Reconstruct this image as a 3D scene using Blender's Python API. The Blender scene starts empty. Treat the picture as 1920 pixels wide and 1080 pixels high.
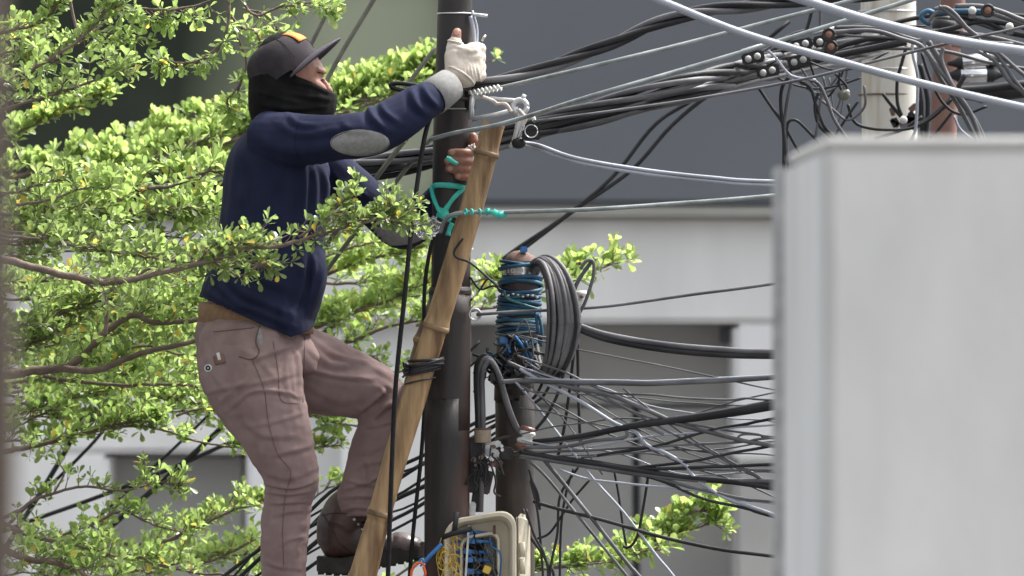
import bpy, bmesh, math, random
import numpy as np
from mathutils import Vector, Matrix, noise
from mathutils.bvhtree import BVHTree
random.seed(11); rng = np.random.default_rng(7)
S = bpy.context.scene; COL = S.collection
R = math.radians
# ------------------------------------------------------------------ camera, world, sun, exposure
CZ = 5.0
cam = bpy.data.objects.new('camera', bpy.data.cameras.new('camera')); COL.objects.link(cam)
cam.location = (0, 0, CZ); cam.rotation_euler = (R(90), 0, 0)
cam.data.sensor_width = 36; cam.data.lens = 180; cam.data.clip_end = 2000
cam.data.dof.use_dof = True; cam.data.dof.focus_distance = 15.0; cam.data.dof.aperture_fstop = 5.0
S.camera = cam
W_ = bpy.data.worlds.new('World'); S.world = W_; W_.use_nodes = True
SUN_EL, SUN_AZ = R(58), R(58)      # azimuth measured from +Y towards +X
nt = W_.node_tree; bg = nt.nodes['Background']
sky = nt.nodes.new('ShaderNodeTexSky'); sky.sky_type = 'NISHITA'; sky.sun_disc = False
sky.sun_elevation = SUN_EL; sky.sun_rotation = SUN_AZ; sky.dust_density = 6.0; sky.air_density = 1.0
hs = nt.nodes.new('ShaderNodeHueSaturation'); hs.inputs['Saturation'].default_value = 0.15
nt.links.new(sky.outputs[0], hs.inputs['Color']); nt.links.new(hs.outputs[0], bg.inputs[0])
bg.inputs[1].default_value = 0.15
sl = bpy.data.lights.new('sun', 'SUN'); sl.energy = 2.3; sl.angle = R(7); sl.color = (1, .96, .9)
so = bpy.data.objects.new('sun', sl); COL.objects.link(so)
sd = Vector((math.sin(SUN_AZ)*math.cos(SUN_EL), math.cos(SUN_AZ)*math.cos(SUN_EL), math.sin(SUN_EL)))
so.rotation_euler = sd.to_track_quat('Z', 'Y').to_euler()
S.view_settings.view_transform = 'Standard'; S.view_settings.look = 'None'
S.view_settings.gamma = 1; S.view_settings.exposure = 1.4
S.view_settings.use_curve_mapping = False
# ------------------------------------------------------------------ helpers
def P(px, py, Y=15.0):
    k = Y/15.0/640.0
    return Vector(((px-960)*k, Y, CZ+(540-py)*k))
U = 1/640.0          # one photo pixel at 15 m, in metres
def mat(name, col, rough=.6, col2=None, nscale=8, ncon=(.35, .65), bump=0, bscale=60, metal=0, spec=.5,
        trans=0, streak=None, coat=0, ndetail=6, wave=None):
    m = bpy.data.materials.new(name); m.use_nodes = True
    n = m.node_tree.nodes; l = m.node_tree.links; b = n['Principled BSDF']
    b.inputs['Roughness'].default_value = rough; b.inputs['Metallic'].default_value = metal
    b.inputs['Specular IOR Level'].default_value = spec; b.inputs['Coat Weight'].default_value = coat
    b.inputs['Base Color'].default_value = (*col, 1)
    tc = n.new('ShaderNodeTexCoord'); mp = n.new('ShaderNodeMapping')
    l.new(tc.outputs['Object'], mp.inputs[0])
    if streak: mp.inputs['Scale'].default_value = streak
    if col2:
        t = n.new('ShaderNodeTexNoise'); t.inputs['Scale'].default_value = nscale; t.inputs['Detail'].default_value = ndetail
        l.new(mp.outputs[0], t.inputs['Vector'])
        r = n.new('ShaderNodeValToRGB'); r.color_ramp.elements[0].position = ncon[0]; r.color_ramp.elements[1].position = ncon[1]
        r.color_ramp.elements[0].color = (*col, 1); r.color_ramp.elements[1].color = (*col2, 1)
        l.new(t.outputs[0], r.inputs[0]); l.new(r.outputs[0], b.inputs['Base Color'])
    if bump:
        t = n.new('ShaderNodeTexNoise'); t.inputs['Scale'].default_value = bscale; t.inputs['Detail'].default_value = 5
        l.new(mp.outputs[0], t.inputs['Vector'])
        bm_ = n.new('ShaderNodeBump'); bm_.inputs['Strength'].default_value = bump; bm_.inputs['Distance'].default_value = .004
        h = t.outputs[0]
        if wave:
            w = n.new('ShaderNodeTexWave'); w.inputs['Scale'].default_value = wave[0]; w.bands_direction = wave[1]
            w.inputs['Distortion'].default_value = 1.2
            l.new(tc.outputs['Object'], w.inputs[0])
            a = n.new('ShaderNodeMath'); a.operation = 'ADD'; l.new(w.outputs[1], a.inputs[0]); l.new(h, a.inputs[1]); h = a.outputs[0]
        l.new(h, bm_.inputs['Height']); l.new(bm_.outputs[0], b.inputs['Normal'])
    return m
def tag(o, label=None, cat=None, group=None, kind=None):
    if label: o['label'] = label
    if cat: o['category'] = cat
    if group: o['group'] = group
    if kind: o['kind'] = kind
    return o
def thing(name, label, cat, loc=(0, 0, 0), group=None):
    o = bpy.data.objects.new(name, None); COL.objects.link(o); o.location = loc; o.empty_display_size = .05
    return tag(o, label, cat, group)
def wloc(o):
    v = Vector((0, 0, 0))
    while o: v += o.location; o = o.parent
    return v
def mk(name, verts, faces, m, parent=None, smooth=True, label=None, mats=None, midx=None):
    """world-space vertices -> mesh object whose origin is its parent's base (or its own lowest centre)"""
    v = np.asarray([tuple(p) for p in verts], dtype=float) if not isinstance(verts, np.ndarray) else verts
    if parent is not None: base = np.array(wloc(parent)); loc = None
    else:
        lo, hi = v.min(0), v.max(0); base = np.array([(lo[0]+hi[0])/2, (lo[1]+hi[1])/2, lo[2]]); loc = base
    me = bpy.data.meshes.new(name); me.from_pydata((v-base).tolist(), [], faces if isinstance(faces, list) else faces.tolist())
    for mm in (mats or [m]): me.materials.append(mm)
    if midx is not None: me.polygons.foreach_set('material_index', midx)
    if smooth: me.polygons.foreach_set('use_smooth', [True]*len(me.polygons))
    me.update()
    o = bpy.data.objects.new(name, me); COL.objects.link(o)
    if parent is not None: o.parent = parent
    else: o.location = loc
    if label: o['label'] = label
    return o
def catmull(pts, n=6):
    pts = [np.array(p, float) for p in pts]
    if len(pts) < 3: 
        return [pts[0]+(pts[-1]-pts[0])*t for t in np.linspace(0, 1, n+1)]
    out = []
    ext = [2*pts[0]-pts[1]]+pts+[2*pts[-1]-pts[-2]]
    for i in range(1, len(ext)-2):
        a, b, c, d = ext[i-1:i+3]
        for t in np.arange(n)/n:
            out.append(.5*((2*b)+(c-a)*t+(2*a-5*b+4*c-d)*t*t+(3*b-a-3*c+d)*t**3))
    out.append(pts[-1]); return out
class MB:
    def __init__(s): s.v = []; s.f = []; s.m = []
    def add(s, v, f, m=0):
        o = len(s.v); s.v += [tuple(p) for p in v]; s.f += [tuple(i+o for i in q) for q in f]; s.m += [m]*len(f)
    def tube(s, pts, rad, seg=8, cap=True, flat=1.0, m=0):
        """pts: list of 3-vectors; rad: number or list (may be (in-plane, depth) pairs)"""
        P3 = [np.array(p, float) for p in pts]; n = len(P3)
        if not hasattr(rad, '__len__'): rad = [rad]*n
        if len(rad) != n: rad = np.interp(np.linspace(0, 1, n), np.linspace(0, 1, len(rad)), rad)
        V = []; up = None
        for i, p in enumerate(P3):
            t = P3[min(i+1, n-1)]-P3[max(i-1, 0)]; t /= (np.linalg.norm(t)+1e-12)
            if up is None:
                up = np.array([0, 1., 0]) if abs(t[1]) < .8 else np.array([0, 0, 1.])
            up = up-t*np.dot(up, t); up /= (np.linalg.norm(up)+1e-12)
            sd_ = np.cross(t, up)
            r = rad[i]; ra, rb = (r[0], r[1]) if hasattr(r, '__len__') else (r, r*flat)
            for k in range(seg):
                a = 2*math.pi*k/seg
                V.append(p+sd_*(math.cos(a)*ra)+up*(math.sin(a)*rb))
        F = [(i*seg+k, i*seg+(k+1) % seg, (i+1)*seg+(k+1) % seg, (i+1)*seg+k) for i in range(n-1) for k in range(seg)]
        if cap: F += [tuple(range(seg-1, -1, -1)), tuple((n-1)*seg+k for k in range(seg))]
        s.add(V, F, m); return s
    def capsule(s, pts, rad, seg=10, m=0):
        """tube with rounded ends; rad list of numbers / pairs, pts already dense enough"""
        P3 = [np.array(p, float) for p in pts]; n = len(P3)
        rad = [(r if hasattr(r, '__len__') else (r, r)) for r in (rad if hasattr(rad, '__len__') else [rad]*n)]
        t0 = P3[0]-P3[1]; t0 /= np.linalg.norm(t0); t1 = P3[-1]-P3[-2]; t1 /= np.linalg.norm(t1)
        A, B, ra, rb = [], [], [], []
        for q in (85, 60, 35, 15):
            c, s_ = math.cos(R(q)), math.sin(R(q)); r = rad[0]; A.append(P3[0]+t0*min(r)*s_); ra.append((r[0]*c, r[1]*c))
            r = rad[-1]; B.append(P3[-1]+t1*min(r)*s_); rb.append((r[0]*c, r[1]*c))
        return s.tube(A+P3+B[::-1], ra+rad+rb[::-1], seg, True, 1, m)
    def box(s, c, h, rot=None, m=0):
        c = Vector(c); V = []
        for z in (-1, 1):
            for y in (-1, 1):
                for x in (-1, 1):
                    q = Vector((x*h[0], y*h[1], z*h[2])); V.append(c+(rot@q if rot else q))
        s.add(V, [(0, 2, 3, 1), (4, 5, 7, 6), (0, 1, 5, 4), (2, 6, 7, 3), (0, 4, 6, 2), (1, 3, 7, 5)], m); return s
    def sphere(s, c, r, seg=10, rings=7, m=0):
        r = r if hasattr(r, '__len__') else (r, r, r); V = []; F = []
        for i in range(rings+1):
            a = math.pi*i/rings
            for k in range(seg):
                b = 2*math.pi*k/seg
                V.append((c[0]+r[0]*math.sin(a)*math.cos(b), c[1]+r[1]*math.sin(a)*math.sin(b), c[2]+r[2]*math.cos(a)))
        F = [(i*seg+k, (i+1)*seg+k, (i+1)*seg+(k+1) % seg, i*seg+(k+1) % seg) for i in range(rings) for k in range(seg)]
        s.add(V, F, m); return s
    def torus(s, c, R1, r, ax='y', seg=20, sub=8, arc=(0, 360), squash=1, m=0, rot=None):
        pts = []
        for k in range(seg+1):
            a = R(arc[0]+(arc[1]-arc[0])*k/seg); u, w = R1*math.cos(a), R1*squash*math.sin(a)
            q = Vector((u, 0, w)) if ax == 'y' else Vector((u, w, 0)) if ax == 'z' else Vector((0, u, w))
            if rot: q = rot@q
            pts.append(Vector(c)+q)
        return s.tube(pts, r, sub, True, 1, m)
    def build(s, name, m, parent=None, smooth=True, label=None, mats=None):
        return mk(name, s.v, s.f, m, parent, smooth, label, mats, s.m if mats else None)
def autosmooth(o, ang=40):
    """mark edges sharper than ang as sharp"""
    bm = bmesh.new(); bm.from_mesh(o.data)
    for e in bm.edges:
        if len(e.link_faces) == 2 and e.calc_face_angle(0) > R(ang): e.smooth = False
    bm.to_mesh(o.data); bm.free(); return o
def bevel(o, w=.004, seg=2):
    bm = bmesh.new(); bm.from_mesh(o.data); bmesh.ops.remove_doubles(bm, verts=bm.verts, dist=1e-5)
    es = [e for e in bm.edges if len(e.link_faces) == 2 and e.calc_face_angle(0) > R(40)]
    bmesh.ops.bevel(bm, geom=es, offset=w, segments=seg, affect='EDGES', clamp_overlap=True)
    bm.to_mesh(o.data); bm.free(); return autosmooth(o, 35)
def grow(mb, vox=.006, smooth=6):
    """union of overlapping closed tubes -> one continuous skin; returns (verts Nx3, faces)"""
    me = bpy.data.meshes.new('tmp'); me.from_pydata(mb.v, [], mb.f)
    bm = bmesh.new(); bm.from_mesh(me); bmesh.ops.recalc_face_normals(bm, faces=bm.faces); bm.to_mesh(me); bm.free()
    o = bpy.data.objects.new('tmp', me); COL.objects.link(o)
    r = o.modifiers.new('r', 'REMESH'); r.mode = 'VOXEL'; r.voxel_size = vox; r.adaptivity = 0
    s = o.modifiers.new('s', 'SMOOTH'); s.iterations = smooth; s.factor = .5
    dg = bpy.context.evaluated_depsgraph_get(); e = o.evaluated_get(dg); m2 = e.to_mesh()
    v = np.empty(len(m2.vertices)*3); m2.vertices.foreach_get('co', v); v = v.reshape(-1, 3)
    f = [tuple(p.vertices) for p in m2.polygons]
    n = np.empty(len(m2.vertices)*3); m2.vertices.foreach_get('normal', n); n = n.reshape(-1, 3)
    e.to_mesh_clear(); bpy.data.objects.remove(o); bpy.data.meshes.remove(me)
    return v, f, n
def to_px(v):
    k = v[:, 1]/15/640
    return np.stack([v[:, 0]/k+960, 540-(v[:, 2]-CZ)/k], 1)
def folds(v, n, strokes):
    """strokes: (list of px points, amplitude px, width px): a raised crease beside a valley"""
    p = to_px(v); d = np.zeros(len(v))
    for pts, amp, wid in strokes:
        q = np.array(catmull([(a, b, 0) for a, b in pts], 5))[:, :2]
        best = np.full(len(v), 1e9); side = np.zeros(len(v)); tt = np.zeros(len(v)); N = len(q)-1
        for i in range(N):
            a, b = q[i], q[i+1]; ab = b-a; L = (ab**2).sum()+1e-9
            t = np.clip(((p-a)@ab)/L, 0, 1); c = a+t[:, None]*ab; dd = np.hypot(*(p-c).T)
            sgn = np.sign(ab[0]*(p[:, 1]-a[1])-ab[1]*(p[:, 0]-a[0]))
            k = dd < best; best[k] = dd[k]; side[k] = sgn[k]; tt[k] = (i+t[k])/N
        s = best*side/wid; env = np.clip(np.sin(np.pi*np.clip(tt, .02, .98)), 0, 1)**.6*(best < 4*wid)
        d += amp*env*(np.exp(-s*s)-.8*np.exp(-(s-1.5)**2))
    return v+n*(d*U)[:, None]
def fbm(v, n, amp, sc, st=(1, 1, 1)):
    d = np.array([noise.noise(Vector((a*sc*st[0], b*sc*st[1], c*sc*st[2]))) for a, b, c in v])
    return v+n*(d*amp)[:, None]
def decal(target_vf, px, py, a, b, rot, m, name, parent, off=.002, n=10, thick=.0, label=None, shape='ellipse'):
    """thin patch of cloth laid on a surface: every point is dropped on the surface along the view"""
    bvh = BVHTree.FromPolygons([tuple(x) for x in target_vf[0]], target_vf[1]); V = []; F = []; ok = {}
    cr, sr = math.cos(R(rot)), math.sin(R(rot))
    for i in range(n+1):
        for j in range(n+1):
            u, w = -1+2*i/n, -1+2*j/n
            if shape == 'ellipse':
                uu, ww = u*math.sqrt(1-w*w/2), w*math.sqrt(1-u*u/2)
            else: uu, ww = u, w
            x, y = uu*a, ww*b; q = P(px+x*cr+y*sr, py-x*sr+y*cr)
            o = Vector((0, 0, CZ)); d = (q-o).normalized()
            h = bvh.ray_cast(o, d)
            if h[0] is None: continue
            ok[i, j] = len(V); V.append(h[0]-d*off)
    for i in range(n):
        for j in range(n):
            k = [(i, j), (i+1, j), (i+1, j+1), (i, j+1)]
            if all(x in ok for x in k): F.append(tuple(ok[x] for x in k))
    o = mk(name, V, F, m, parent, True, label)
    if thick:
        s = o.modifiers.new('s', 'SOLIDIFY'); s.thickness = thick; s.offset = 0
    return o
def px3(pts, Y):
    """pts of (x,y) or (x,y,Y)"""
    return [P(p[0], p[1], p[2] if len(p) > 2 else Y) for p in pts]

# ------------------------------------------------------------------ materials
M_ = {}
M_['slate'] = mat('slate cladding', (.128, .142, .162), .6, (.142, .157, .177), 1.2, bump=.1)
M_['green'] = mat('dark green backdrop', (.026, .034, .025), .9, (.040, .048, .036), 1.2, spec=.15)  # colour of the backdrop that replaces distant greenery
def paint_pale_blur(m):  # paints the brighter zone of the blurred greenery into the base colour
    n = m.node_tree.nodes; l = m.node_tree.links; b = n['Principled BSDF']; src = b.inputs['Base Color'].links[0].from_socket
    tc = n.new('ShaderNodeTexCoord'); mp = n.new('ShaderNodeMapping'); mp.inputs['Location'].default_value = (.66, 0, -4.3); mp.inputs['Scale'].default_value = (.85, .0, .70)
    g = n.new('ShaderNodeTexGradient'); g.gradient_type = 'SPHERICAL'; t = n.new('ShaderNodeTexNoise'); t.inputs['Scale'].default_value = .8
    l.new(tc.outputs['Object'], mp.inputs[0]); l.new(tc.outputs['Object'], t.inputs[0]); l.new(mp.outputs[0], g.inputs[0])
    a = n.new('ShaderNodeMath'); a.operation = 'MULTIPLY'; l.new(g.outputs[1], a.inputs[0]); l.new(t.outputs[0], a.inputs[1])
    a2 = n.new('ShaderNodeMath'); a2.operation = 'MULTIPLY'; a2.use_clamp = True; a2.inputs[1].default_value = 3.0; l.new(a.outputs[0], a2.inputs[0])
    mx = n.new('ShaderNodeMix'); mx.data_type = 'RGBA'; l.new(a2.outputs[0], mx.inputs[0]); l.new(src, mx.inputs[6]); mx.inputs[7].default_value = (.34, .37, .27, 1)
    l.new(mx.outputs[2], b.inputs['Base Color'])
paint_pale_blur(M_['green'])
M_['white'] = mat('white render', (.73, .73, .725), .8, (.82, .82, .815), 2.2, (.35, .6), streak=(1, 1, .3), bump=.15, bscale=40)
M_['cream'] = mat('cream ledge', (.50, .50, .47), .8, (.56, .56, .53), 3)
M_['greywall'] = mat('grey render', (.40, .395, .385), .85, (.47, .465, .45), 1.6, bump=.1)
M_['brightwall'] = mat('white paint', (.80, .80, .81), .7)
M_['joint'] = mat('dark joint', (.12, .13, .14), .8)
M_['concrete'] = mat('weathered concrete', (.66, .655, .64), .85, (.79, .785, .765), 6, (.3, .7), bump=.4, bscale=60, streak=(1, 1, .35))
M_['concside'] = mat('smooth concrete side', (.60, .61, .61), .75, (.76, .775, .78), 3, (.35, .65), streak=(1, 1, .5))
M_['asphalt'] = mat('asphalt', (.05, .05, .05), .9, (.065, .063, .06), 30, bump=.5)
M_['rustpole'] = mat('rusty dark steel', (.017, .014, .014), .55, (.080, .040, .030), 7, (.46, .78), bump=.35, bscale=70, streak=(1, 1, .28), spec=.5)
M_['darksteel'] = mat('weathered steel post', (.018, .016, .016), .65, (.075, .055, .047), 12, (.4, .75), bump=.5, bscale=60, streak=(1, 1, .4))
M_['bamboo'] = mat('bamboo', (.36, .235, .12), .45, (.11, .060, .028), 6, (.36, .70), bump=.5, bscale=30, streak=(6, 6, .7), ndetail=10, spec=.4)
M_['oldbamboo'] = mat('old brown bamboo', (.17, .105, .06), .6, (.08, .045, .025), 6, bump=.4, streak=(6, 6, .7))
M_['bamnode'] = mat('bamboo node', (.09, .055, .03), .7, (.26, .17, .09), 18, bump=.4)
M_['blackcable'] = mat('black cable', (.010, .010, .012), .55, (.040, .040, .044), 6, (.4, .75), bump=.2, spec=.3)
M_['blackrope'] = mat('black rope', (.010, .010, .011), .85, (.018, .018, .02), 40, bump=.5, bscale=150, spec=.2)
M_['greycable'] = mat('dusty grey cable', (.055, .055, .062), .5, (.15, .15, .16), 7, (.35, .7), bump=.2, spec=.35)
M_['coilgrey'] = mat('weathered grey sheath', (.075, .073, .08), .6, (.18, .175, .18), 7, (.35, .7), bump=.2, spec=.3)
M_['palecable'] = mat('pale blue grey cable', (.24, .26, .30), .45, (.33, .35, .40), 6, bump=.08)
M_['steelwire'] = mat('galvanised wire', (.17, .19, .19), .45, (.28, .31, .31), 20, metal=.25)
M_['oldwire'] = mat('olive old wire', (.10, .10, .08), .6, (.15, .15, .12), 20)
M_['galv'] = mat('galvanised steel', (.42, .43, .44), .38, (.60, .61, .62), 30, metal=.55, bump=.25, bscale=120)
M_['shiny'] = mat('shiny aluminium', (.75, .76, .77), .18, (.6, .6, .62), 40, metal=1)
M_['whiteplastic'] = mat('white plastic', (.62, .62, .60), .4, (.45, .45, .42), 40)
M_['dullcap'] = mat('dull grey cap', (.26, .27, .26), .6, (.4, .4, .38), 60)
M_['twine'] = mat('frayed white cloth', (.55, .50, .45), .95, (.35, .30, .27), 60, bump=.5)
M_['navy'] = mat('navy cotton', (.009, .012, .034), .85, (.014, .018, .048), 14, bump=.35, bscale=400, spec=.2)
M_['greycloth'] = mat('grey marled cloth', (.21, .21, .205), .95, (.26, .26, .255), 90, bump=.4, bscale=500, spec=.1)
M_['trouser'] = mat('mauve brown twill', (.185, .130, .126), .9, (.25, .182, .177), 11, bump=.3, bscale=450, spec=.15, streak=(1, 1, .6))
M_['seam'] = mat('trouser seam', (.10, .067, .062), .9)
M_['belt'] = mat('tan canvas belt', (.17, .095, .05), .8, (.22, .13, .07), 60, bump=.4, bscale=300)
M_['skin'] = mat('brown skin', (.24, .105, .068), .5, (.30, .14, .095), 25, bump=.15, bscale=200)
M_['skin'].node_tree.nodes['Principled BSDF'].inputs['Subsurface Weight'].default_value = .12
M_['skin'].node_tree.nodes['Principled BSDF'].inputs['Subsurface Radius'].default_value = (.012, .005, .003)
M_['glove'] = mat('off white knit', (.52, .46, .40), .95, (.62, .56, .49), 30, bump=.6, bscale=350, spec=.1)
M_['blackcloth'] = mat('black knit cloth', (.006, .006, .006), .95, (.011, .011, .011), 30, bump=.4, bscale=300, spec=.15)
M_['cap'] = mat('faded black cap', (.022, .019, .023), .85, (.040, .034, .040), 14, bump=.3, bscale=300, spec=.2)
M_['visor'] = mat('purple grey peak', (.050, .042, .058), .8, (.065, .056, .072), 14, bump=.2, bscale=300)
M_['orange'] = mat('orange patch', (.62, .17, .025), .8, (.72, .26, .05), 20)
M_['boot'] = mat('brown boot leather', (.026, .012, .010), .45, (.062, .031, .024), 20, bump=.4, bscale=90, spec=.6)
M_['toecap'] = mat('worn toe leather', (.05, .035, .033), .35, (.12, .09, .085), 20, bump=.3, bscale=80)
M_['sole'] = mat('black rubber', (.014, .013, .012), .75, (.035, .03, .026), 20, bump=.5)
M_['teal'] = mat('teal plastic ribbon', (.03, .42, .34), .4, (.06, .52, .43), 30)
M_['blue'] = mat('blue wire', (.008, .045, .10), .55, (.02, .11, .19), 20)
M_['tealdark'] = mat('dark teal wire', (.02, .10, .12), .5, (.05, .2, .2), 20)
M_['blueplug'] = mat('blue connector', (.015, .11, .33), .4, (.03, .17, .42), 30)
M_['yellow'] = mat('yellow fibre', (.62, .42, .06), .4)
M_['orangewire'] = mat('orange wire', (.6, .10, .03), .4)
M_['cream_box'] = mat('cream painted box', (.56, .51, .40), .5, (.42, .36, .27), 10, (.45, .8), bump=.1)
M_['rust'] = mat('rust', (.07, .045, .038), .85, (.17, .10, .08), 20, bump=.5)
M_['whitepole'] = mat('weathered white pole', (.58, .57, .52), .7, (.27, .19, .10), 2.6, (.50, .66), bump=.2, streak=(4, 4, .3))
M_['brownpole'] = mat('rusty pink brown pole', (.24, .13, .105), .7, (.16, .08, .065), 5, bump=.3, streak=(2, 2, .5))
M_['terracotta'] = mat('brown glazed insulator', (.15, .055, .038), .35, (.22, .12, .09), 40)
M_['bark'] = mat('tree bark', (.115, .085, .070), .9, (.20, .15, .12), 30, (.35, .7), bump=.9, bscale=90, streak=(1, 1, 1))
M_['brownpost'] = mat('dark brown timber', (.03, .02, .013), .95, (.045, .03, .022), 8, bump=.5)
M_['plastic_bag'] = None
m = bpy.data.materials.new('clear plastic bag'); m.use_nodes = True; M_['plastic_bag'] = m
b = m.node_tree.nodes['Principled BSDF']; b.inputs['Base Color'].default_value = (.85, .85, .87, 1); b.inputs['Roughness'].default_value = .12
b.inputs['Transmission Weight'].default_value = .85; b.inputs['IOR'].default_value = 1.3; b.inputs['Alpha'].default_value = .5
def leafmat(name, col, col2, tcol, gl=.32):
    m = bpy.data.materials.new(name); m.use_nodes = True; n = m.node_tree.nodes; l = m.node_tree.links
    b = n['Principled BSDF']; b.inputs['Roughness'].default_value = gl; b.inputs['Specular IOR Level'].default_value = .55
    geo = n.new('ShaderNodeNewGeometry'); r = n.new('ShaderNodeValToRGB')
    r.color_ramp.elements[0].color = (*col, 1); r.color_ramp.elements[1].color = (*col2, 1)
    l.new(geo.outputs['Random Per Island'], r.inputs[0]); l.new(r.outputs[0], b.inputs['Base Color'])
    t = n.new('ShaderNodeBsdfTranslucent'); t.inputs[0].default_value = (*tcol, 1)
    mx = n.new('ShaderNodeMixShader'); mx.inputs[0].default_value = .58
    l.new(b.outputs[0], mx.inputs[1]); l.new(t.outputs[0], mx.inputs[2]); l.new(mx.outputs[0], n['Material Output'].inputs[0])
    return m
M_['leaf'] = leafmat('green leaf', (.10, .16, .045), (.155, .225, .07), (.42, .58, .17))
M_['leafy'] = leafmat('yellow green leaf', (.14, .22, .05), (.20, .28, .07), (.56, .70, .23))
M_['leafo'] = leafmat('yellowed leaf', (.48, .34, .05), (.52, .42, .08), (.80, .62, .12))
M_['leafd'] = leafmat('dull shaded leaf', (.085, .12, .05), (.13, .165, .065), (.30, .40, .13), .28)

# ------------------------------------------------------------------ ground
o = mk('ground', [(-300, -50, 0), (300, -50, 0), (300, 600, 0), (-300, 600, 0)], [(0, 1, 2, 3)], M_['asphalt'], smooth=False); tag(o, kind='structure')
# ------------------------------------------------------------------ building behind (front plane 30 m away)
YB = 30.0
bld = thing('building', 'white rendered building with dark slate upper cladding and a deep recess', 'building', (0, YB, 0))
def slab(name, x0, x1, y0, y1, Y0, Y1, m, parent=bld, bev=.03, label=None):
    """box whose front face spans the given photo pixels at depth Y0 and runs back to Y1"""
    a, c = P(x0, y1, Y0), P(x1, y0, Y0); mb = MB()
    mb.box(((a.x+c.x)/2, (Y0+Y1)/2, (a.z+c.z)/2), ((c.x-a.x)/2, (Y1-Y0)/2, (c.z-a.z)/2))
    o = mb.build(name, m, parent, True, label)
    return bevel(o, bev) if bev else o
slab('cladding_panel', 842, 2520, -700, 384, YB-.25, YB+.3, M_['slate'])
slab('greenery_backdrop', -700, 838, -700, 384, YB-.1, YB+.3, M_['green'], label='flat dark green backdrop added in place of blurred distant greenery')  # added flat stand-in for out-of-focus greenery, not a part of the building
slab('ledge', -700, 2520, 386, 404, YB-.20, YB+.3, M_['cream'], bev=.02)
slab('wall', -700, 2520, 405, 606, YB, YB+2.4, M_['white'], label='upper white rendered wall band')
slab('pillar', 1377, 2520, 607, 868, YB+.01, YB+2.4, M_['brightwall'], label='bright white wall beside the recess')
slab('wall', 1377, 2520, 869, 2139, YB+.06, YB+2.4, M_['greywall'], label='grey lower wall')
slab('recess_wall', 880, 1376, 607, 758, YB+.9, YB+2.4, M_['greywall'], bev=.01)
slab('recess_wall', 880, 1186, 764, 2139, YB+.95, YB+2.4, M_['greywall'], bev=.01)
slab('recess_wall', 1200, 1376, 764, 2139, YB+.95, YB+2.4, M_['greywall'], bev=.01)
slab('joint', 880, 1376, 750, 772, YB+1.0, YB+2.3, M_['joint'], bev=.0)
slab('joint', 1180, 1208, 764, 2139, YB+1.05, YB+2.3, M_['joint'], bev=.0)
slab('pillar', 560, 940, 607, 2139, YB+.02, YB+2.3, M_['white'], bev=.25, label='rounded white wall end')
slab('lamp', 1352, 1378, 615, 645, YB+.5, YB+.8, M_['joint'], bev=.01)
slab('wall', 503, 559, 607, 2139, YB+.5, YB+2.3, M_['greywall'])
slab('pillar', 462, 502, 607, 2139, YB+.03, YB+2.3, M_['brightwall'])
slab('wall', -700, 461, 607, 850, YB+.02, YB+2.3, M_['white'])
slab('wall', -700, 204, 851, 2139, YB+.02, YB+2.3, M_['white'])
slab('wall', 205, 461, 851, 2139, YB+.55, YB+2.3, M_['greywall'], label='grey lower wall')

# ------------------------------------------------------------------ concrete wall in the foreground, timber post at the left edge
fw = thing('concrete_wall', 'pale stained concrete pillar filling the lower right foreground', 'wall', (1.0, 7.9, 0))
a = P(1550, 276, 7.4)
mb = MB(); mb.box((a.x+.6, 7.9, a.z/2), (.6, .5, a.z/2)); o = mb.build('pillar_body', M_['concrete'], fw, False); bevel(o, .012)
mb = MB(); mb.box((a.x-.004, 7.89, a.z/2), (.006, .47, a.z/2-.01)); bevel(mb.build('side_face', M_['concside'], fw, False), .003)
mb = MB(); mb.box((a.x+.6, 7.9, a.z+.008), (.603, .503, .008)); bevel(mb.build('coping', M_['concrete'], fw, False), .006)
mb = MB(); mb.box((a.x-.012, 8.42, a.z/2), (.014, .02, a.z/2-.005)); bevel(mb.build('corner_trim', M_['galv'], fw, False), .004)
mb = MB(); mb.capsule(catmull(px3([(-97, 2400), (-86, 1500), (-71, 800), (-90, 200), (-88, -400)], 4.2), 6), [.045]*25, 12)
o = mb.build('wooden_post', M_['brownpost']); tag(o, 'dark brown timber post out of focus along the left edge', 'post')

# ------------------------------------------------------------------ steel pole
pole = thing('steel_pole', 'tall dark rusty steel pole that the worker holds on to', 'pole', P(838, 540)*1 - Vector((0, 0, CZ)))
def ptube(mb, pts, rad, Y=15, seg=24, n=6, m=0):
    mb.tube(catmull(px3(pts, Y), n), np.array([r for r in rad])*U if hasattr(rad, '__len__') else rad*U, seg, m=m)
    return mb
mb = MB(); ptube(mb, [(856, -400), (853, 0), (848, 250), (845, 560)], [31, 32, 36, 37]); mb.build('upper_shaft', M_['rustpole'], pole)
mb = MB(); ptube(mb, [(844, 545), (840, 800), (838, 1000), (836, 3700)], [39.5, 41.5, 42.5, 46]); mb.build('lower_shaft', M_['rustpole'], pole)
mb = MB(); ptube(mb, [(844, 538), (844, 545), (844, 552)], [38, 41, 40.5]); mb.build('joint_collar', M_['rustpole'], pole)
mb = MB(); mb.torus(P(854, 26), 33.5*U, 1.6*U, 'z', 28, 6); ptube(mb, [(884, 27, 14.97), (898, 28, 14.96), (914, 30, 14.96)], 3.2, seg=6, n=3); mb.build('tie_wire', M_['galv'], pole)
mb = MB(); mb.torus(P(848, 205), 37*U, 1.6*U, 'z', 28, 6); mb.build('tie_wire', M_['steelwire'], pole)
mb = MB()
for z in (170, 186): mb.torus(P(850, z), 36*U, 3.5*U, 'z', 28, 6)
for dx in (-30, -6, 26): mb.box(P(850+dx, 180, 14.95 if abs(dx) < 20 else 14.97), (5*U, 6*U, 13*U))
mb.box(P(882, 186, 14.97), (9*U, 8*U, 20*U)); mb.build('clamp', M_['darksteel'], pole)
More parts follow.
